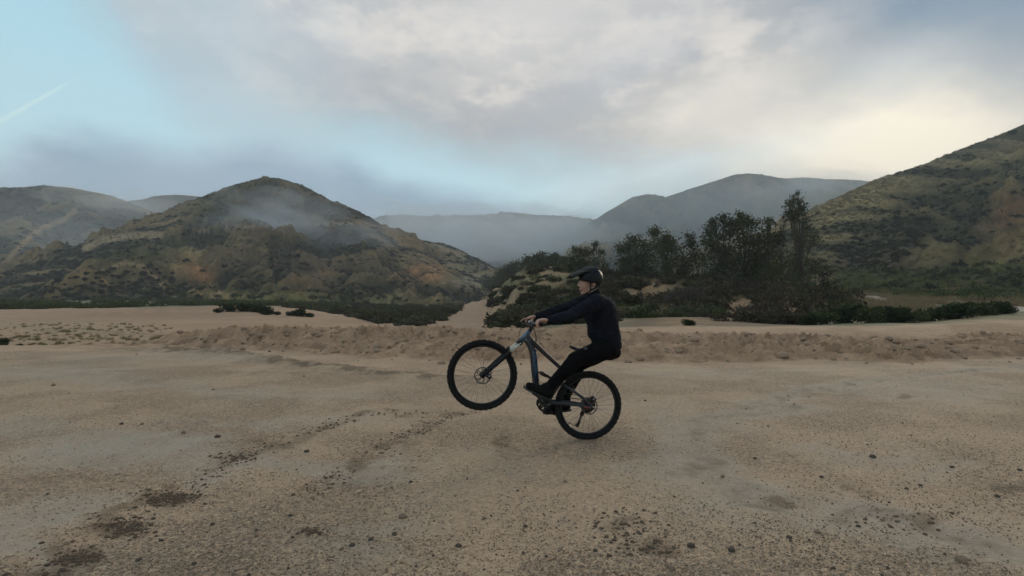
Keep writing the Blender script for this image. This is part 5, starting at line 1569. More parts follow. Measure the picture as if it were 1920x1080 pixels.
# cassette, derailleur, chain
mb = MB()
for k, r_ in enumerate([.084, .076, .068, .060, .053, .046, .040, .035, .030, .026]):
    lathe(mb, [(r_, -.0009), (r_, .0009), (.018, .0009), (.018, -.0009)], HR - nn_ * (.022 + .0042 * k), nn_, 40)
mb.build('cassette', M_GOLD, wr, R0)
mb = MB(); d0, d1, d2 = BP(1094, 771, -.06), BP(1091, 777, -.065), BP(1082.5, 797, -.065)
mb.tube([BP(1104, 764, -.07), BP(1099, 772, -.075), d0], [.014, .016, .017], 8)
obox(mb, d0 + eu * .005, (d0 - d2, nn_, eu), (.030, .016, .018))
for s_ in (-.008, .008):
    mb.tube([d1 + nn_ * s_, (d1 + d2) / 2 + nn_ * s_, d2 + nn_ * s_], [.011, .007, .013], 6, True, nn_, .8)
der = mb.build('derailleur', M_BLACK, swing, R0)
for P_ in (d1, d2):
    mb = MB(); lathe(mb, [(.022, -.003), (.022, .003), (.006, .003), (.006, -.003)], P_, nn_, 16); mb.build('pulley', M_BLACK, der, R0)
mb = MB(); rt, rb_ = rc + ez * .074 - eu * .015, rc - ez * .073 - eu * .02
ct = HR - nn_ * .045 + ez * .058 + eu * .01; cb_ = HR - nn_ * .045 + eu * .055 - ez * .02
mb.tube([rt, (rt + ct) / 2, ct], .0042, 4, True, nn_, .8); mb.tube([rb_, (rb_ + d2) / 2 - ez * .008, d2 - ez * .02], .0042, 4, True, nn_, .8); mb.tube([d2 + ez * .0 - eu * .022, d1 - eu * .0 + ez * .01, cb_], .0042, 4, True, nn_, .8)
ar = [rc + .075 * (math.cos(q_) * eu + math.sin(q_) * ez) for q_ in np.linspace(R(95), R(255), 14)]
ar = [rc + .075 * (-math.cos(q_) * eu + math.sin(q_) * ez) for q_ in np.linspace(R(85), R(275), 14)]
mb.tube(ar, .0042, 4, True, nn_, .8)
mb.build('chain', M_BLACK, bike, R0)

# ================================================================== RIDER
PO = loc3(R0, 0, 0, 0)
person = empty('person', R0)
tag(person, 'rider in navy jacket, black trousers and black visored helmet sitting far back on the bike', 'person')


def rcone(mb, A, B, ra, rb, n=14, flat=None, up=None):
    """closed tapered capsule"""
    A = np.asarray(A, float); B = np.asarray(B, float); d = B - A; L = np.linalg.norm(d); d = d / (L + 1e-9)
    P, r_ = [], []
    for a in (80, 60, 35, 15):
        P.append(A - d * ra * math.sin(R(a))); r_.append(ra * math.cos(R(a)))
    for t_ in np.linspace(0, 1, 5):
        P.append(A + (B - A) * t_); r_.append(ra + (rb - ra) * t_)
    for a in (15, 35, 60, 80):
        P.append(B + d * rb * math.sin(R(a))); r_.append(rb * math.cos(R(a)))
    return mb.tube(P, r_, n, True, up, flat)


def chain_(mb, P, rad, n=14, flat=None, up=None):
    for i in range(len(P) - 1):
        rcone(mb, P[i], P[i + 1], rad[i], rad[i + 1], n, flat, up)


def ell(mb, c, ax, seg=18, rings=10):
    """ellipsoid; ax = three axis vectors with lengths"""
    V = [np.asarray(c) + ax[2]]
    for i in range(1, rings):
        ph = math.pi * i / rings
        for j in range(seg):
            q_ = 2 * math.pi * j / seg
            V.append(np.asarray(c) + ax[2] * math.cos(ph) + math.sin(ph) * (ax[0] * math.cos(q_) + ax[1] * math.sin(q_)))
    V.append(np.asarray(c) - ax[2]); Fs = []
    for j in range(seg):
        Fs.append((0, 1 + j, 1 + (j + 1) % seg)); e_ = 1 + (rings - 2) * seg; Fs.append((len(V) - 1, e_ + (j + 1) % seg, e_ + j))
    for i in range(rings - 2):
        for j in range(seg):
            a0 = 1 + i * seg
            Fs.append((a0 + j, a0 + seg + j, a0 + seg + (j + 1) % seg, a0 + (j + 1) % seg))
    return mb.add(V, Fs)


def fuse(mb, name, mat, parent, voxel=.006, smooth=4, wrinkle=None):
    """melt overlapping closed shapes into one continuous skin"""
    me = bpy.data.meshes.new(name); V = np.concatenate(mb.v) - R0
    me.from_pydata(V.tolist(), [], mb.f); me.update()
    bm = bmesh.new(); bm.from_mesh(me); bmesh.ops.recalc_face_normals(bm, faces=bm.faces); bm.to_mesh(me); bm.free()
    o = link(name, me)
    m_ = o.modifiers.new('r', 'REMESH'); m_.mode = 'VOXEL'; m_.voxel_size = voxel
    if smooth:
        s_ = o.modifiers.new('s', 'SMOOTH'); s_.factor = .5; s_.iterations = smooth
    bpy.context.view_layer.update()
    dg = bpy.context.evaluated_depsgraph_get()
    out = bpy.data.meshes.new_from_object(o.evaluated_get(dg))
    bpy.data.objects.remove(o, do_unlink=True); bpy.data.meshes.remove(me)
    n = len(out.vertices)
    if wrinkle:
        co = np.empty(n * 3, np.float32); out.vertices.foreach_get('co', co); co = co.reshape(-1, 3)
        no = np.empty(n * 3, np.float32); out.vertices.foreach_get('normal', no); no = no.reshape(-1, 3)
        co = co + no * wrinkle(co)[:, None]
        out.vertices.foreach_set('co', co.astype(np.float32).ravel()); out.update()
    out.polygons.foreach_set('use_smooth', np.ones(len(out.polygons), bool))
    out.materials.clear(); out.materials.append(mat); out.name = name
    ob = link(name, out, parent)
    return ob


M_SKIN, t, p = new_mat('skin')
tcn = t.node('ShaderNodeTexCoord'); nz = t.noise(tcn.outputs['Object'], 30, 4, .6)
t.l.new(t.mix(nz, (.40, .215, .150), (.54, .315, .235)), p.inputs['Base Color'])
p.inputs['Roughness'].default_value = .5; p.inputs['Subsurface Weight'].default_value = .1; p.inputs['Subsurface Radius'].default_value = (.01, .004, .002)


def cloth(name, col, var, weave=900.0):
    m, t, p = new_mat(name)
    tcn = t.node('ShaderNodeTexCoord'); nz = t.noise(tcn.outputs['Object'], 14, 5, .6); fz = t.noise(tcn.outputs['Object'], 220, 2, .6)
    f = t.m('MULTIPLY', t.lin(nz, .3, .7, 1 - var, 1 + var), t.lin(fz, .3, .7, .85, 1.15))
    t.l.new(t.vm('SCALE', col, f), p.inputs['Base Color'])
    p.inputs['Roughness'].default_value = .85; p.inputs['Specular IOR Level'].default_value = .08
    b = t.node('ShaderNodeBump'); b.inputs['Strength'].default_value = .35; b.inputs['Distance'].default_value = .004
    t.l.new(nz, b.inputs['Height']); t.l.new(b.outputs[0], p.inputs['Normal'])
    return m


M_JACKET = cloth('navy fleece', (.0125, .0135, .0195), .3)
M_TROUS = cloth('black trouser cloth', (.0055, .0055, .006), .2)
M_COLLAR = cloth('beige lining', (.30, .235, .17), .15)
M_SHOE = cloth('black shoe', (.009, .009, .009), .2)
M_SOLE = simple_mat('dark sole', (.030, .026, .022), .8, 0, .2, 40)
M_HELM = simple_mat('black helmet shell', (.007, .008, .011), .5, 0, .1, 20, 0, .3, .0)
M_HTRIM = simple_mat('matt grey green helmet ridge', (.04, .045, .042), .6, 0, .15, 30)
M_STRAP = simple_mat('black webbing', (.008, .008, .008), .8, 0, .15, 60)
M_HAIR = simple_mat('dark brown hair', (.035, .022, .014), .7, 0, .3, 90, .5)
M_EYE = simple_mat('eye', (.30, .27, .24), .2, 0, .05, 30)
M_LIP = simple_mat('lip', (.36, .15, .12), .5, 0, .1, 60)
M_BADGE = simple_mat('grey print', (.10, .10, .10), .6, 0, .1, 60)

# --- skeleton
HIPC = BP(1138, 650)
SHN, SHF = BP(1118, 567, .185), BP(1109, 561.5, -.185)
ELN, ELF = BP(1067, 594, .32), BP(1047, 582, -.34)
GN = (GR[1][0] + GR[1][1]) / 2; GFm = (GR[-1][0] + GR[-1][1]) / 2
WRN, WRF = BP(1026.5, 601, .315), BP(1003, 594.5, -.315)
HN_, HF_ = BP(1140, 653, .105), BP(1137, 652, -.105)
KN, KF_ = BP(1079, 674, .25), BP(1083, 684, -.21)
AN, AF = BP(1034, 722, .145), BP(1062, 741, -.14)
NK = BP(1117, 556); HD = BP(1107, 524.5)
spine = [HIPC, BP(1138, 632), BP(1134, 612), BP(1129, 592), BP(1122, 572), BP(1119, 562)]

body = MB()
ell(body, HIPC, (eu * .11, nn_ * .145, ez * .11))
body.tube([spine[0] - ez * .02] + spine + [NK], [.10, .125, .130, .132, .145, .145, .10, .06], 18, True, nn_, .68)
rcone(body, NK - ez * .02, BP(1109, 540), .058, .054)
# head: skull, face, jaw, nose, brow, lips, ears
tl = R(6); hf = eu * math.cos(tl) - ez * math.sin(tl); hu = ez * math.cos(tl) + eu * math.sin(tl)
ell(body, HD, (hf * .098, nn_ * .077, hu * .104), 24, 16)
ell(body, BP(1096.5, 535), (hf * .058, nn_ * .060, hu * .080), 20, 14)
for sg in (1, -1):
    rcone(body, BP(1107.5, 541) + nn_ * .048 * sg, BP(1093.5, 549) + nn_ * .014 * sg, .021, .017)
    rcone(body, BP(1089, 523.5) + nn_ * .012 * sg, BP(1091, 523) + nn_ * .042 * sg, .010, .009)
    rcone(body, BP(1092, 533) + nn_ * .036 * sg, BP(1096, 535) + nn_ * .048 * sg, .014, .014)
    ell(body, BP(1110, 533) + nn_ * .079 * sg, (hf * .016, nn_ * .010, hu * .031), 14, 10)
    ell(body, BP(1086, 536.5) + nn_ * .010 * sg, (hf * .010, nn_ * .009, hu * .008), 10, 8)
rcone(body, BP(1088, 527), BP(1084.3, 535), .0085, .0115)
rcone(body, BP(1091.5, 549.5), BP(1092.5, 549), .016, .016)
rcone(body, BP(1088, 541.7) - nn_ * .016, BP(1088, 541.7) + nn_ * .016, .0085, .0085)
rcone(body, BP(1088.8, 544.6) - nn_ * .013, BP(1088.8, 544.6) + nn_ * .013, .0085, .0085)
# arms and legs under the clothes
for S_, E_, W_, H_, K_, A_ in ((SHN, ELN, WRN, HN_, KN, AN), (SHF, ELF, WRF, HF_, KF_, AF)):
    chain_(body, [spine[4], S_, (S_ + E_) / 2, E_], [.07, .052, .044, .038])
    chain_(body, [E_, (E_ * .7 + W_ * .3), W_], [.038, .038, .026])
    chain_(body, [H_, (H_ + K_) / 2, K_], [.088, .070, .052])
    chain_(body, [K_, (K_ * .7 + A_ * .3), A_], [.052, .050, .034])


def hand(mb, sgn, W_, g0, g1, lever_finger):
    """palm over the grip, four fingers wrapped round it, thumb underneath from the inner side"""
    axd_ = (g1 - g0) / np.linalg.norm(g1 - g0)              # along the bar, outwards
    gm_ = (g0 + g1) / 2 - axd_ * .012
    bk = W_ - gm_; bk = bk - axd_ * np.dot(bk, axd_); bk = bk / np.linalg.norm(bk)   # towards the wrist
    f_ = -(bk - ez * np.dot(bk, ez)); f_ /= np.linalg.norm(f_)
    up_ = ez
    kn = lambda wv, th_, r_: gm_ + axd_ * wv + r_ * (math.cos(th_) * f_ + math.sin(th_) * up_)
    base = [-.031, -.010, .011, .031]                        # index .. little, from the inside outwards
    klen = [.96, 1.06, 1.0, .86]
    for wv, kl in zip(base, klen):
        K_ = kn(wv, R(68), .041)
        W2 = W_ + axd_ * wv * .55 + up_ * .006
        rcone(mb, W2, (W2 + K_) / 2 + up_ * .004, .0165, .0165)
        rcone(mb, (W2 + K_) / 2 + up_ * .004, K_, .0165, .0115)
    rcone(mb, W_, (W_ + gm_ + up_ * .03) / 2, .026, .024)
    for i, (wv, kl) in enumerate(zip(base, klen)):
        if i == 0 and lever_finger:
            P = [kn(wv, R(66), .041), kn(wv, R(66), .041) + f_ * .030 + up_ * .002 - axd_ * .002, kn(wv, R(66), .041) + f_ * .060 - up_ * .012 - axd_ * .004, kn(wv, R(66), .041) + f_ * .078 - up_ * .030 - axd_ * .004]
            chain_(mb, P, [.0105, .0095, .0085, .0075], 10)
        else:
            P = [kn(wv, R(68), .041), kn(wv, R(18), .036 * kl), kn(wv, R(-48), .030), kn(wv, R(-115), .0275), kn(wv, R(-160), .027)]
            chain_(mb, P, [.0108, .0100, .0092, .0085, .0078], 10)
    T0 = W_ + (gm_ - W_) * .45 - axd_ * .024 + up_ * .002
    T1 = gm_ - axd_ * .050 - f_ * .016 - up_ * .006
    T2 = gm_ - axd_ * .052 + f_ * .008 - up_ * .030
    T3 = gm_ - axd_ * .045 + f_ * .030 - up_ * .028
    chain_(mb, [T0, T1, T2, T3], [.016, .0125, .0105, .0085], 10)


hand(body, 1, WRN, GR[1][0], GR[1][1], False)
hand(body, -1, WRF, GR[-1][0], GR[-1][1], True)
fuse(body, 'body', M_SKIN, person, .0048, 3)

# --- jacket
n3d = lambda c, s, k: fbm(c[:, 0] + .7 * c[:, 1], c[:, 2] + .35 * c[:, 1], s, 3, .55, k)
jk = MB()
jk.tube([BP(1140, 658), BP(1139, 650), BP(1136, 634), BP(1132.5, 616), BP(1128, 597), BP(1124, 580), BP(1119.5, 566), BP(1117, 558), BP(1114, 551)], [.160, .180, .186, .192, .204, .208, .176, .104, .062], 26, True, nn_, .86)
ell(jk, BP(1131, 622), (eu * .178, nn_ * .165, ez * .15)); ell(jk, BP(1124, 590), (eu * .172, nn_ * .185, ez * .13)); ell(jk, BP(1140, 641), (eu * .142, nn_ * .165, ez * .12))
for S_, E_, W_, sg in ((SHN, ELN, WRN, 1), (SHF, ELF, WRF, -1)):
    c0 = spine[4] + ez * .01
    rcone(jk, c0 + nn_ * .05 * sg, S_, .115, .092)
    chain_(jk, [S_, S_ * .6 + E_ * .4 - ez * .008, E_], [.092, .081, .067])
    We = W_ + (E_ - W_) * .10
    chain_(jk, [E_, E_ * .55 + We * .45 - ez * .006, We], [.067, .062, .047])
    rcone(jk, We, W_ + (E_ - W_) * .02, .041, .036)
jacket = fuse(jk, 'jacket', M_JACKET, person, .0075, 5, lambda c: .012 * n3d(c, .11, 71) + .012 * np.abs(n3d(c, .055, 72)) - .005)
# hem band and cuffs
def band(P, rad, name, mat, par, flat=1.0, up=None, n=28):
    mb = MB(); mb.tube(P, rad, n, True, up, flat); return mb.build(name, mat, par, R0)
for W_, E_ in ((WRN, ELN), (WRF, ELF)):
    d_ = (E_ - W_) / np.linalg.norm(E_ - W_)
    band([W_ + d_ * .0, W_ + d_ * .006, W_ + d_ * .030, W_ + d_ * .036], [.032, .0375, .041, .040], 'cuff', M_JACKET, jacket)
# standing collar with paler lining showing at its edge
cb = MB(); cc = BP(1113.5, 551.5); cu = BP(1109.5, 541) - BP(1113.5, 551.5); cu /= np.linalg.norm(cu)
cf = np.cross(nn_, cu); cf = cf if np.dot(cf, eu) > 0 else -cf
V = []; m_ = 30
for hh, k in ((-.03, 1.20), (.0, 1.06), (.035, 1.0), (.046, .985), (.044, .93), (.0, .92)):
    for j in range(m_):
        q_ = 2 * math.pi * j / m_
        lift = .012 * math.cos(q_ - math.pi)
        V.append(cc + cu * (hh + (lift if hh > 0 else 0)) + cf * .072 * k * math.cos(q_) + nn_ * .068 * k * math.sin(q_))
Fs = [(i * m_ + j, i * m_ + (j + 1) % m_, (i + 1) * m_ + (j + 1) % m_, (i + 1) * m_ + j) for i in range(5) for j in range(m_)]
cb.add(V, Fs); cb.build('collar', M_JACKET, jacket, R0)
cl_ = MB(); P = []
for q_ in np.linspace(R(25), R(150), 10):
    P.append(cc + cu * (.046 + .012 * math.cos(q_ - math.pi)) + cf * .0735 * math.cos(q_) + nn_ * .0695 * math.sin(q_))
cl_.tube(P, [.003] + [.0062] * 8 + [.003], 6); cl_.build('lining', M_COLLAR, jacket, R0)

# --- trousers
tr = MB()
ell(tr, BP(1141, 656), (eu * .125, nn_ * .165, ez * .112)); ell(tr, BP(1146, 659), (eu * .105, nn_ * .150, ez * .085))
for H_, K_, A_, sg in ((HN_, KN, AN, 1), (HF_, KF_, AF, -1)):
    chain_(tr, [H_ + eu * .01, H_ * .55 + K_ * .45, K_], [.122, .108, .084])
    Ae = A_ + (K_ - A_) * .06
    chain_(tr, [K_, K_ * .6 + Ae * .4 - eu * .012, Ae], [.084, .082, .060])
    rcone(tr, Ae, A_ + (K_ - A_) * .0 , .060, .056)
trous = fuse(tr, 'trousers', M_TROUS, person, .0075, 5, lambda c: .009 * n3d(c, .10, 81) + .008 * np.abs(n3d(c, .045, 82)) - .003)
tb = BVHTree.FromObject(trous, bpy.context.evaluated_depsgraph_get())
dv = Vector(px_dir(1098, 653.5)); o_ = Vector((0, 0, CAM_H)) - Vector(R0)
h_, nrm, _, _ = tb.ray_cast(o_, dv)
if h_ is not None:
    mb = MB(); lathe(mb, [(.021, 0), (.021, .003), (.016, .004), (.016, 0)], np.array(h_) + R0, np.array(nrm), 24)
    lathe(mb, [(.001, 0), (.009, 0), (.008, .004), (.001, .004)], np.array(h_) + R0, np.array(nrm), 14, False); mb.build('badge', M_BADGE, trous, R0)

# --- shoes
for toe, heel, A_, wv, nm in ((BP(990, 722, .15), BP(1029.5, 741, .14), AN, .14, 0), (PF + eu * .085 + ez * .045, BP(1063.5, 762, -.135), AF, -.135, 1)):
    d_ = toe - heel; L = np.linalg.norm(d_); d_ /= L; up_ = np.cross(nn_, d_); up_ = up_ if up_[2] > 0 else -up_
    sh = MB()
    chain_(sh, [heel + up_ * .008, heel + d_ * .09 + up_ * .012, heel + d_ * .17 + up_ * .002, toe - d_ * .01], [.042, .046, .045, .034], 16, 1.0)
    chain_(sh, [heel + d_ * .01 + up_ * .01, A_ - (A_ - heel) * .15 + up_ * .005], [.043, .048], 16)
    rcone(sh, A_ + d_ * .01, heel + d_ * .11 + up_ * .025, .044, .038)
    so = fuse(sh, 'shoe', M_SHOE, person, .006, 4, lambda c: .004 * np.abs(n3d(c, .03, 91 + nm)))
    so.data.materials[0] = M_SHOE
    mb = MB(); hw = [.026, .034, .035, .032, .040, .044, .040, .022]; ts = [-.035, -.015, .03, .09, .15, .20, L + .005, L + .030]
    V = []
    for t_, w2 in zip(ts, hw):
        lf = .012 * max(0, (t_ - L) / .03)
        for sx, sz in ((-1, -1), (1, -1), (1, 1), (-1, 1)):
            V.append(heel + d_ * t_ + nn_ * w2 * sx + up_ * (-.043 + .010 * sz + lf))
    Fs = []
    for i in range(7):
        for j in range(4):
            Fs.append((i * 4 + j, i * 4 + (j + 1) % 4, (i + 1) * 4 + (j + 1) % 4, (i + 1) * 4 + j))
    Fs += [(0, 1, 2, 3), (31, 30, 29, 28)]
    mb.add(V, Fs); o = mb.build('sole', M_SOLE, so, R0, False)
    b_ = o.modifiers.new('bevel', 'BEVEL'); b_.width = .005; b_.segments = 2

# --- hair, eyes, lips
hr_ = MB(); ell(hr_, HD - hf * .010 + hu * .004, (hf * .094, nn_ * .0815, hu * .104), 22, 14)
ell(hr_, BP(1117.5, 534), (hf * .050, nn_ * .066, hu * .055))
fuse(hr_, 'hair', M_HAIR, person, .006, 2, lambda c: .004 * n3d(c, .02, 95))
for sg in (1, -1):
    mb = MB(); ell(mb, BP(1091.0, 527.8) + nn_ * .031 * sg, (hf * .0125, nn_ * .0125, hu * .0115), 14, 10); mb.build('eye', M_EYE, person, R0)
    mb = MB(); ell(mb, BP(1090.7, 526.9) + nn_ * .031 * sg, (hf * .0140, nn_ * .0145, hu * .0105), 14, 10); mb.build('eyelid', M_SKIN, person, R0)
    mb = MB(); mb.tube([BP(1087.6, 523.6) + nn_ * .016 * sg, BP(1088.6, 522.3) + nn_ * .030 * sg, BP(1091, 523) + nn_ * .046 * sg], [.0035, .0045, .003], 6); mb.build('eyebrow', M_HAIR, person, R0)
mb = MB(); rcone(mb, BP(1086.6, 541.9) - nn_ * .014, BP(1086.6, 541.9) + nn_ * .014, .0055, .0055, 10); rcone(mb, BP(1087.4, 544.3) - nn_ * .012, BP(1087.4, 544.3) + nn_ * .012, .0058, .0058, 10); mb.build('mouth', M_LIP, person, R0)

# --- helmet
tl = R(7); kf_ = eu * math.cos(tl) - ez * math.sin(tl); ku = ez * math.cos(tl) + eu * math.sin(tl)
HC2 = BP(1107, 522)
V = []; nu, nv = 48, 14
for i in range(nv + 1):
    for j in range(nu):
        q_ = 2 * math.pi * j / nu                     # 0 = front
        rimz = np.interp(abs((q_ + math.pi) % (2 * math.pi) - math.pi), [0, .5, 1.3, 1.9, 2.5, math.pi], [-.005, -.012, -.045, -.060, -.098, -.112])
        top = .136
        ph = i / nv
        ang = ph * math.acos(max(-1, min(1, rimz / top)))
        rr_ = math.sin(ang); zz = math.cos(ang) * top
        rl = .128 if math.cos(q_) > 0 else .140
        ridge = 1 + .030 * math.cos(q_ * 6) * math.sin(math.pi * min(1, ph * 1.2)) * (ph > .05)
        flatb = 1 - .10 * max(0, -math.cos(q_)) * max(0, ph - .75) * 4
        V.append(HC2 + kf_ * rl * rr_ * math.cos(q_) * ridge * flatb + nn_ * .108 * rr_ * math.sin(q_) * ridge + ku * zz * (1 + (ridge - 1) * .6))
Fs = []
for i in range(nv):
    for j in range(nu):
        j2 = (j + 1) % nu
        Fs.append((i * nu + j, (i + 1) * nu + j, (i + 1) * nu + j2, i * nu + j2))
mb = MB(); mb.add(V, Fs); helm = mb.build('helmet', M_HELM, person, R0)
bm = bmesh.new(); bm.from_mesh(helm.data); bmesh.ops.remove_doubles(bm, verts=bm.verts, dist=.0005); bmesh.ops.recalc_face_normals(bm, faces=bm.faces); bm.to_mesh(helm.data); bm.free()
helm.data.polygons.foreach_set('use_smooth', np.ones(len(helm.data.polygons), bool))
so_ = helm.modifiers.new('shell', 'SOLIDIFY'); so_.thickness = .018; so_.offset = -1
# raised ridges between the vents
hp = lambda fr_, la, zz: HC2 + kf_ * fr_ + nn_ * la + ku * zz
for la in (-.058, -.022, .022, .058):
    mb = MB(); s_ = 1 - abs(la) * 4
    P = [hp(.128, la * .8, .030 + .01 * s_), hp(.100, la, .082 * s_ + .02), hp(.055, la, .118 * s_ + .012), hp(.0, la, .126 * s_ + .014), hp(-.055, la, .122 * s_ + .012), hp(-.100, la, .088 * s_ + .014), hp(-.132, la * .85, .034)]
    mb.tube(P, [.004, .009, .010, .011, .010, .009, .004], 8, True, nn_, .7); mb.build('ridge', M_HTRIM if la > 0 else M_HELM, helm, R0)
for k, (a0, a1, zz) in enumerate([(.075, .02, .060), (-.005, -.055, .068), (-.07, -.105, .055), (.05, .0, .022)]):
    mb = MB(); P = [hp(a0, .104 * math.sqrt(max(.05, 1 - (a0 / .13) ** 2 - (zz / .14) ** 2)) + .004, zz - .006), hp((a0 + a1) / 2, .106 * math.sqrt(max(.05, 1 - (((a0 + a1) / 2) / .13) ** 2 - (zz / .14) ** 2)) + .005, zz + .004), hp(a1, .104 * math.sqrt(max(.05, 1 - (a1 / .13) ** 2 - (zz / .14) ** 2)) + .004, zz)]
    mb.tube(P, [.003, .009, .003], 8, True, nn_, .45); mb.build('vent', M_STRAP, helm, R0)
# visor
V = []
for t_ in np.linspace(0, 1, 8):
    for s_ in np.linspace(-1, 1, 11):
        wv = np.interp(t_, [0, .6, 1], [.098, .085, .050]) * s_
        fr_ = .070 + .172 * t_ - .055 * s_ * s_ * (1 - .3 * t_)
        zz = .096 - .050 * t_ - .022 * s_ * s_ + .010 * math.sin(math.pi * t_)
        V.append(hp(fr_, wv, zz))
Fs = [(i * 11 + j, i * 11 + j + 1, (i + 1) * 11 + j + 1, (i + 1) * 11 + j) for i in range(7) for j in range(10)]
mb = MB(); mb.add(V, Fs); vis = mb.build('visor', M_HTRIM, helm, R0); so_ = vis.modifiers.new('th', 'SOLIDIFY'); so_.thickness = .010
vis.data.materials[0] = simple_mat('dark visor', (.018, .020, .019), .6, 0, .15, 30, 0, .3)
# straps
for sg in (1, -1):
    mb = MB(); mb.tube([BP(1101, 526) + nn_ * .090 * sg, BP(1104, 537) + nn_ * .076 * sg, BP(1103.5, 545) + nn_ * .064 * sg, BP(1097.5, 552.5) + nn_ * .018 * sg], [.009, .008, .008, .008], 6, True, eu, .35); mb.build('strap', M_STRAP, helm, R0)
    mb = MB(); mb.tube([BP(1119, 535) + nn_ * .074 * sg, BP(1111, 541) + nn_ * .077 * sg, BP(1104, 544) + nn_ * .067 * sg], [.009, .008, .008], 6, True, eu, .35); mb.build('strap', M_STRAP, helm, R0)

# ================================================================== STONES AND GRAVEL ON THE LOT
M_STONE = simple_mat('grey brown stone', (.265, .192, .132), .9, 0, .35, 30, .5, .2)
M_DSTONE = simple_mat('dark stone', (.105, .084, .064), .85, 0, .35, 30, .5, .25)
M_PSTONE = simple_mat('pale stone', (.34, .265, .195), .9, 0, .25, 30, .5, .2)
M_CLOD = simple_mat('dirt clod', (.315, .222, .150), .95, 0, .3, 20, .5, .1)


def rock_mesh(seed, mat, sub=2):
    g = np.random.default_rng(2000 + seed)
    bm = bmesh.new(); bmesh.ops.create_icosphere(bm, subdivisions=sub, radius=1.0)
    ax = g.uniform(.75, 1.2, 3); ax[2] *= .80
    pl = g.normal(size=(7, 3)); pl /= np.linalg.norm(pl, axis=1)[:, None]; pd = g.uniform(.62, .92, 7)
    for v in bm.verts:
        c = np.array(v.co[:])
        for q_, d_ in zip(pl, pd):
            k = np.dot(c, q_) - d_
            if k > 0: c = c - q_ * k * .9
        c = c * (1 + .05 * g.normal())
        v.co = c * ax
    me = bpy.data.meshes.new('stone'); bm.to_mesh(me); bm.free(); me.materials.append(mat)
    return me


ROCKS = [rock_mesh(i, m_) for i, m_ in enumerate([M_DSTONE, M_STONE, M_DSTONE, M_STONE, M_DSTONE])]
SP = [(345, 812, 5), (408, 820, 5), (575, 848, 5), (697, 834, 3), (755, 971, 8), (907, 975, 5), (860, 1029, 7), (1355, 894, 5), (1636, 855, 6), (1296, 1025, 7), (1372, 1032, 8), (1804, 1052, 11), (1260, 1068, 8), (1532, 998, 6), (1415, 860, 4), (1785, 875, 4), (1776, 886, 3), (100, 723, 5), (228, 795, 4), (266, 795, 4), (90, 1057, 6), (116, 1068, 6), (260, 1050, 6), (302, 1013, 4), (398, 982, 5), (178, 984, 4), (695, 1013, 6), (364, 1058, 5), (640, 1033, 5), (740, 1004, 5), (660, 1025, 6),
      (1726, 910, 4), (1700, 915, 4), (1655, 970, 4), (1540, 895, 4), (1912, 880, 5), (1870, 932, 5), (1610, 986, 5), (1440, 800, 3), (1626, 832, 3), (400, 730, 3), (570, 707, 3), (505, 660, 3), (1060, 905, 4), (985, 990, 4), (770, 905, 4), (480, 1006, 6), (545, 966, 5), (1210, 752, 3), (1480, 1008, 5), (1116, 1035, 5)]
SP.sort(); cnt = {}
for i, (x, y, r) in enumerate(SP):
    P = on_ground(x, y); z = float(ground_z(P[:1], P[1:2])[0]); s_ = r * P[1] / F * .95
    o = link('stone', ROCKS[i % 5], None, (P[0], P[1], z + s_ * .22)); o.scale = (s_, s_, s_); o.rotation_euler = (0, 0, i * 1.7)
    zone = 'nearest' if y > 990 else 'middle' if y > 860 else 'far'
    side = 'left of the bike' if x < 900 else 'right of the bike' if x > 1190 else 'below the bike'
    k_ = cnt.get((zone, side), 0); cnt[(zone, side)] = k_ + 1
    tag(o, f"{'larger' if r >= 7 else 'small'} dark stone on the {zone} gravel {side}, {ORD[k_]} from the left", 'stone', 'loose stones on the gravel lot')
me_ = rock_mesh(20, M_PSTONE)
for x, y, r, lab in [(706, 661, 6, 'pale round boulder half buried at the foot of the berm'), (455, 654, 5, 'grey boulder at the left end of the berm foot')]:
    P = on_ground(x, y + 4); z = float(ground_z(P[:1], P[1:2])[0]); s_ = r * P[1] / F
    o = link('boulder', me_ if x > 600 else rock_mesh(21, M_STONE), None, (P[0], P[1], z + s_ * .3)); o.scale = (s_,) * 3; tag(o, lab, 'boulder')

PEB = [rock_mesh(30 + i, m_, 1) for i, m_ in enumerate([M_STONE, M_DSTONE, M_PSTONE])]


def lot_scatter(name, label, n, rows, s0, s1, proto, seed, use_silt=True, cols=(-60, 1980)):
    g = np.random.default_rng(3000 + seed)
    x = g.uniform(*cols, n * 5); y = rows[0] + (rows[1] - rows[0]) * g.random(n * 5) ** .8
    D = CAM_H * F / (y - YH); X = (x - 960) / F * D
    z, kf, col, bm_ = ground_z(X, D, True, True)
    cl2 = np.clip(.45 + 1.4 * fbm(X, D, 1.6, 3, .6, 80 + seed), .03, 1)
    nearest = np.clip(np.searchsorted(rr, D), 0, nr - 1); tj = np.clip(((np.arctan2(X, D) + R(47.5)) / R(95) * 819).astype(int), 0, 819)
    if use_silt: cl2 = cl2 * (1 - .85 * silt[nearest, tj])
    k = g.random(len(X)) < cl2
    X, D, z = X[k][:n], D[k][:n], z[k][:n]
    s_ = s0 * (s1 / s0) ** (g.random(len(X)) ** 2.2)
    return gn_scatter(name, label, np.stack([X, D, z + s_ * .15], -1), s_, g.uniform(0, 6.28, len(X)), proto)


lot_scatter('gravel', 'grey brown gravel strewn over the lot', 24000, (690, 1120), .0025, .009, PEB[0], 1)
lot_scatter('gravel', 'dark gravel strewn over the lot', 700, (680, 1120), .003, .014, PEB[1], 2)
lot_scatter('gravel', 'pale gravel strewn over the lot', 12000, (690, 1120), .003, .010, PEB[2], 3)


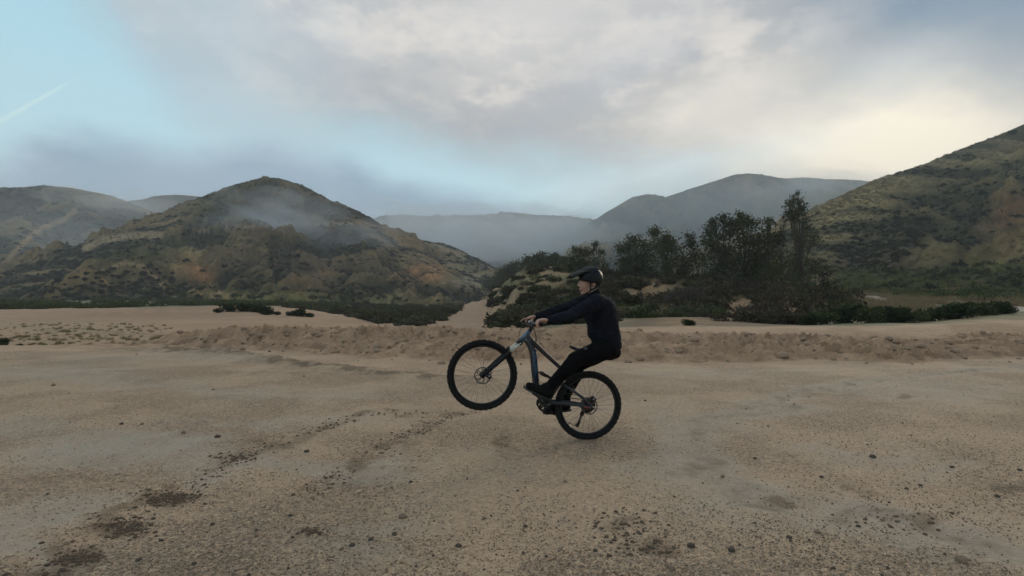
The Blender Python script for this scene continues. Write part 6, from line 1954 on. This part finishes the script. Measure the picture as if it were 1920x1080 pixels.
def track_gravel(n, seed):
    g = np.random.default_rng(5000 + seed)
    P = []
    for Q, sd, m_ in [(RUTS[1][0], .10, 1500), (RUTS[2][0], .09, 800), (RUTS[0][0], .16, 160)]:
        Q = np.asarray(Q); L = np.r_[0, np.cumsum(np.hypot(*np.diff(Q, axis=0).T))]
        t_ = g.random(m_) * L[-1]; cx, cy = np.interp(t_, L, Q[:, 0]), np.interp(t_, L, Q[:, 1])
        k = g.random(m_) < np.clip(.35 + 1.6 * fbm(cx, cy, .7, 3, .6, 95), .03, 1)
        o = g.normal(size=(m_, 2)) * sd
        P.append(np.c_[cx, cy][k] + o[k])
    for x, y, sx, sy, m_ in [(320, 932, 45, 11, 330), (238, 985, 40, 14, 300), (150, 1045, 40, 12, 160), (582, 996, 18, 6, 90), (1175, 985, 60, 22, 120), (1215, 1030, 60, 22, 90), (1690, 975, 110, 18, 60), (440, 858, 36, 6, 120)]:
        q_ = np.c_[g.normal(x, sx * .6, m_), g.normal(y, sy * .6, m_)]
        P.append(np.array([on_ground(a, b)[:2] for a, b in q_]))
    P = np.concatenate(P); z = ground_z(P[:, 0], P[:, 1]); s_ = .004 * (.018 / .004) ** (g.random(len(P)) ** 1.8)
    return gn_scatter('gravel', 'coarse dark gravel turned up along the wheel tracks', np.c_[P, z + s_ * .15], s_, g.uniform(0, 6.28, len(P)), rock_mesh(50, simple_mat('damp brown grit', (.125, .090, .060), .9, 0, .35, 30, .3, .2), 1))


track_gravel(0, 1)


def berm_scatter(name, label, n, s0, s1, proto, seed):
    g = np.random.default_rng(4000 + seed)
    c = g.uniform(240, 2000, n * 4); D = g.uniform(12.2, 19.0, n * 4); X = (c - 960) / F * D
    z, kf, col, bm_ = ground_z(X, D, True, True)
    k = g.random(len(X)) < np.clip(bm_ * 1.1 * (kf < 3.8) + .05 * (kf > .85) * (kf <= 1.2), 0, 1) * np.clip(.4 + 1.5 * fbm(X, D, 1.1, 3, .6, 90 + seed), .02, 1)
    X, D, z = X[k][:n], D[k][:n], z[k][:n]
    s_ = s0 * (s1 / s0) ** (g.random(len(X)) ** 2.0)
    return gn_scatter(name, label, np.stack([X, D, z + s_ * .2], -1), s_, g.uniform(0, 6.28, len(X)), proto)


berm_scatter('rubble', 'dirt clods crumbling off the berm', 1300, .012, .12, rock_mesh(40, M_CLOD), 1)
berm_scatter('rubble', 'small dark stones in the berm face', 260, .010, .04, ROCKS[0], 2)
berm_scatter('rubble', 'pale clods in the berm face', 900, .010, .06, PEB[2], 3)
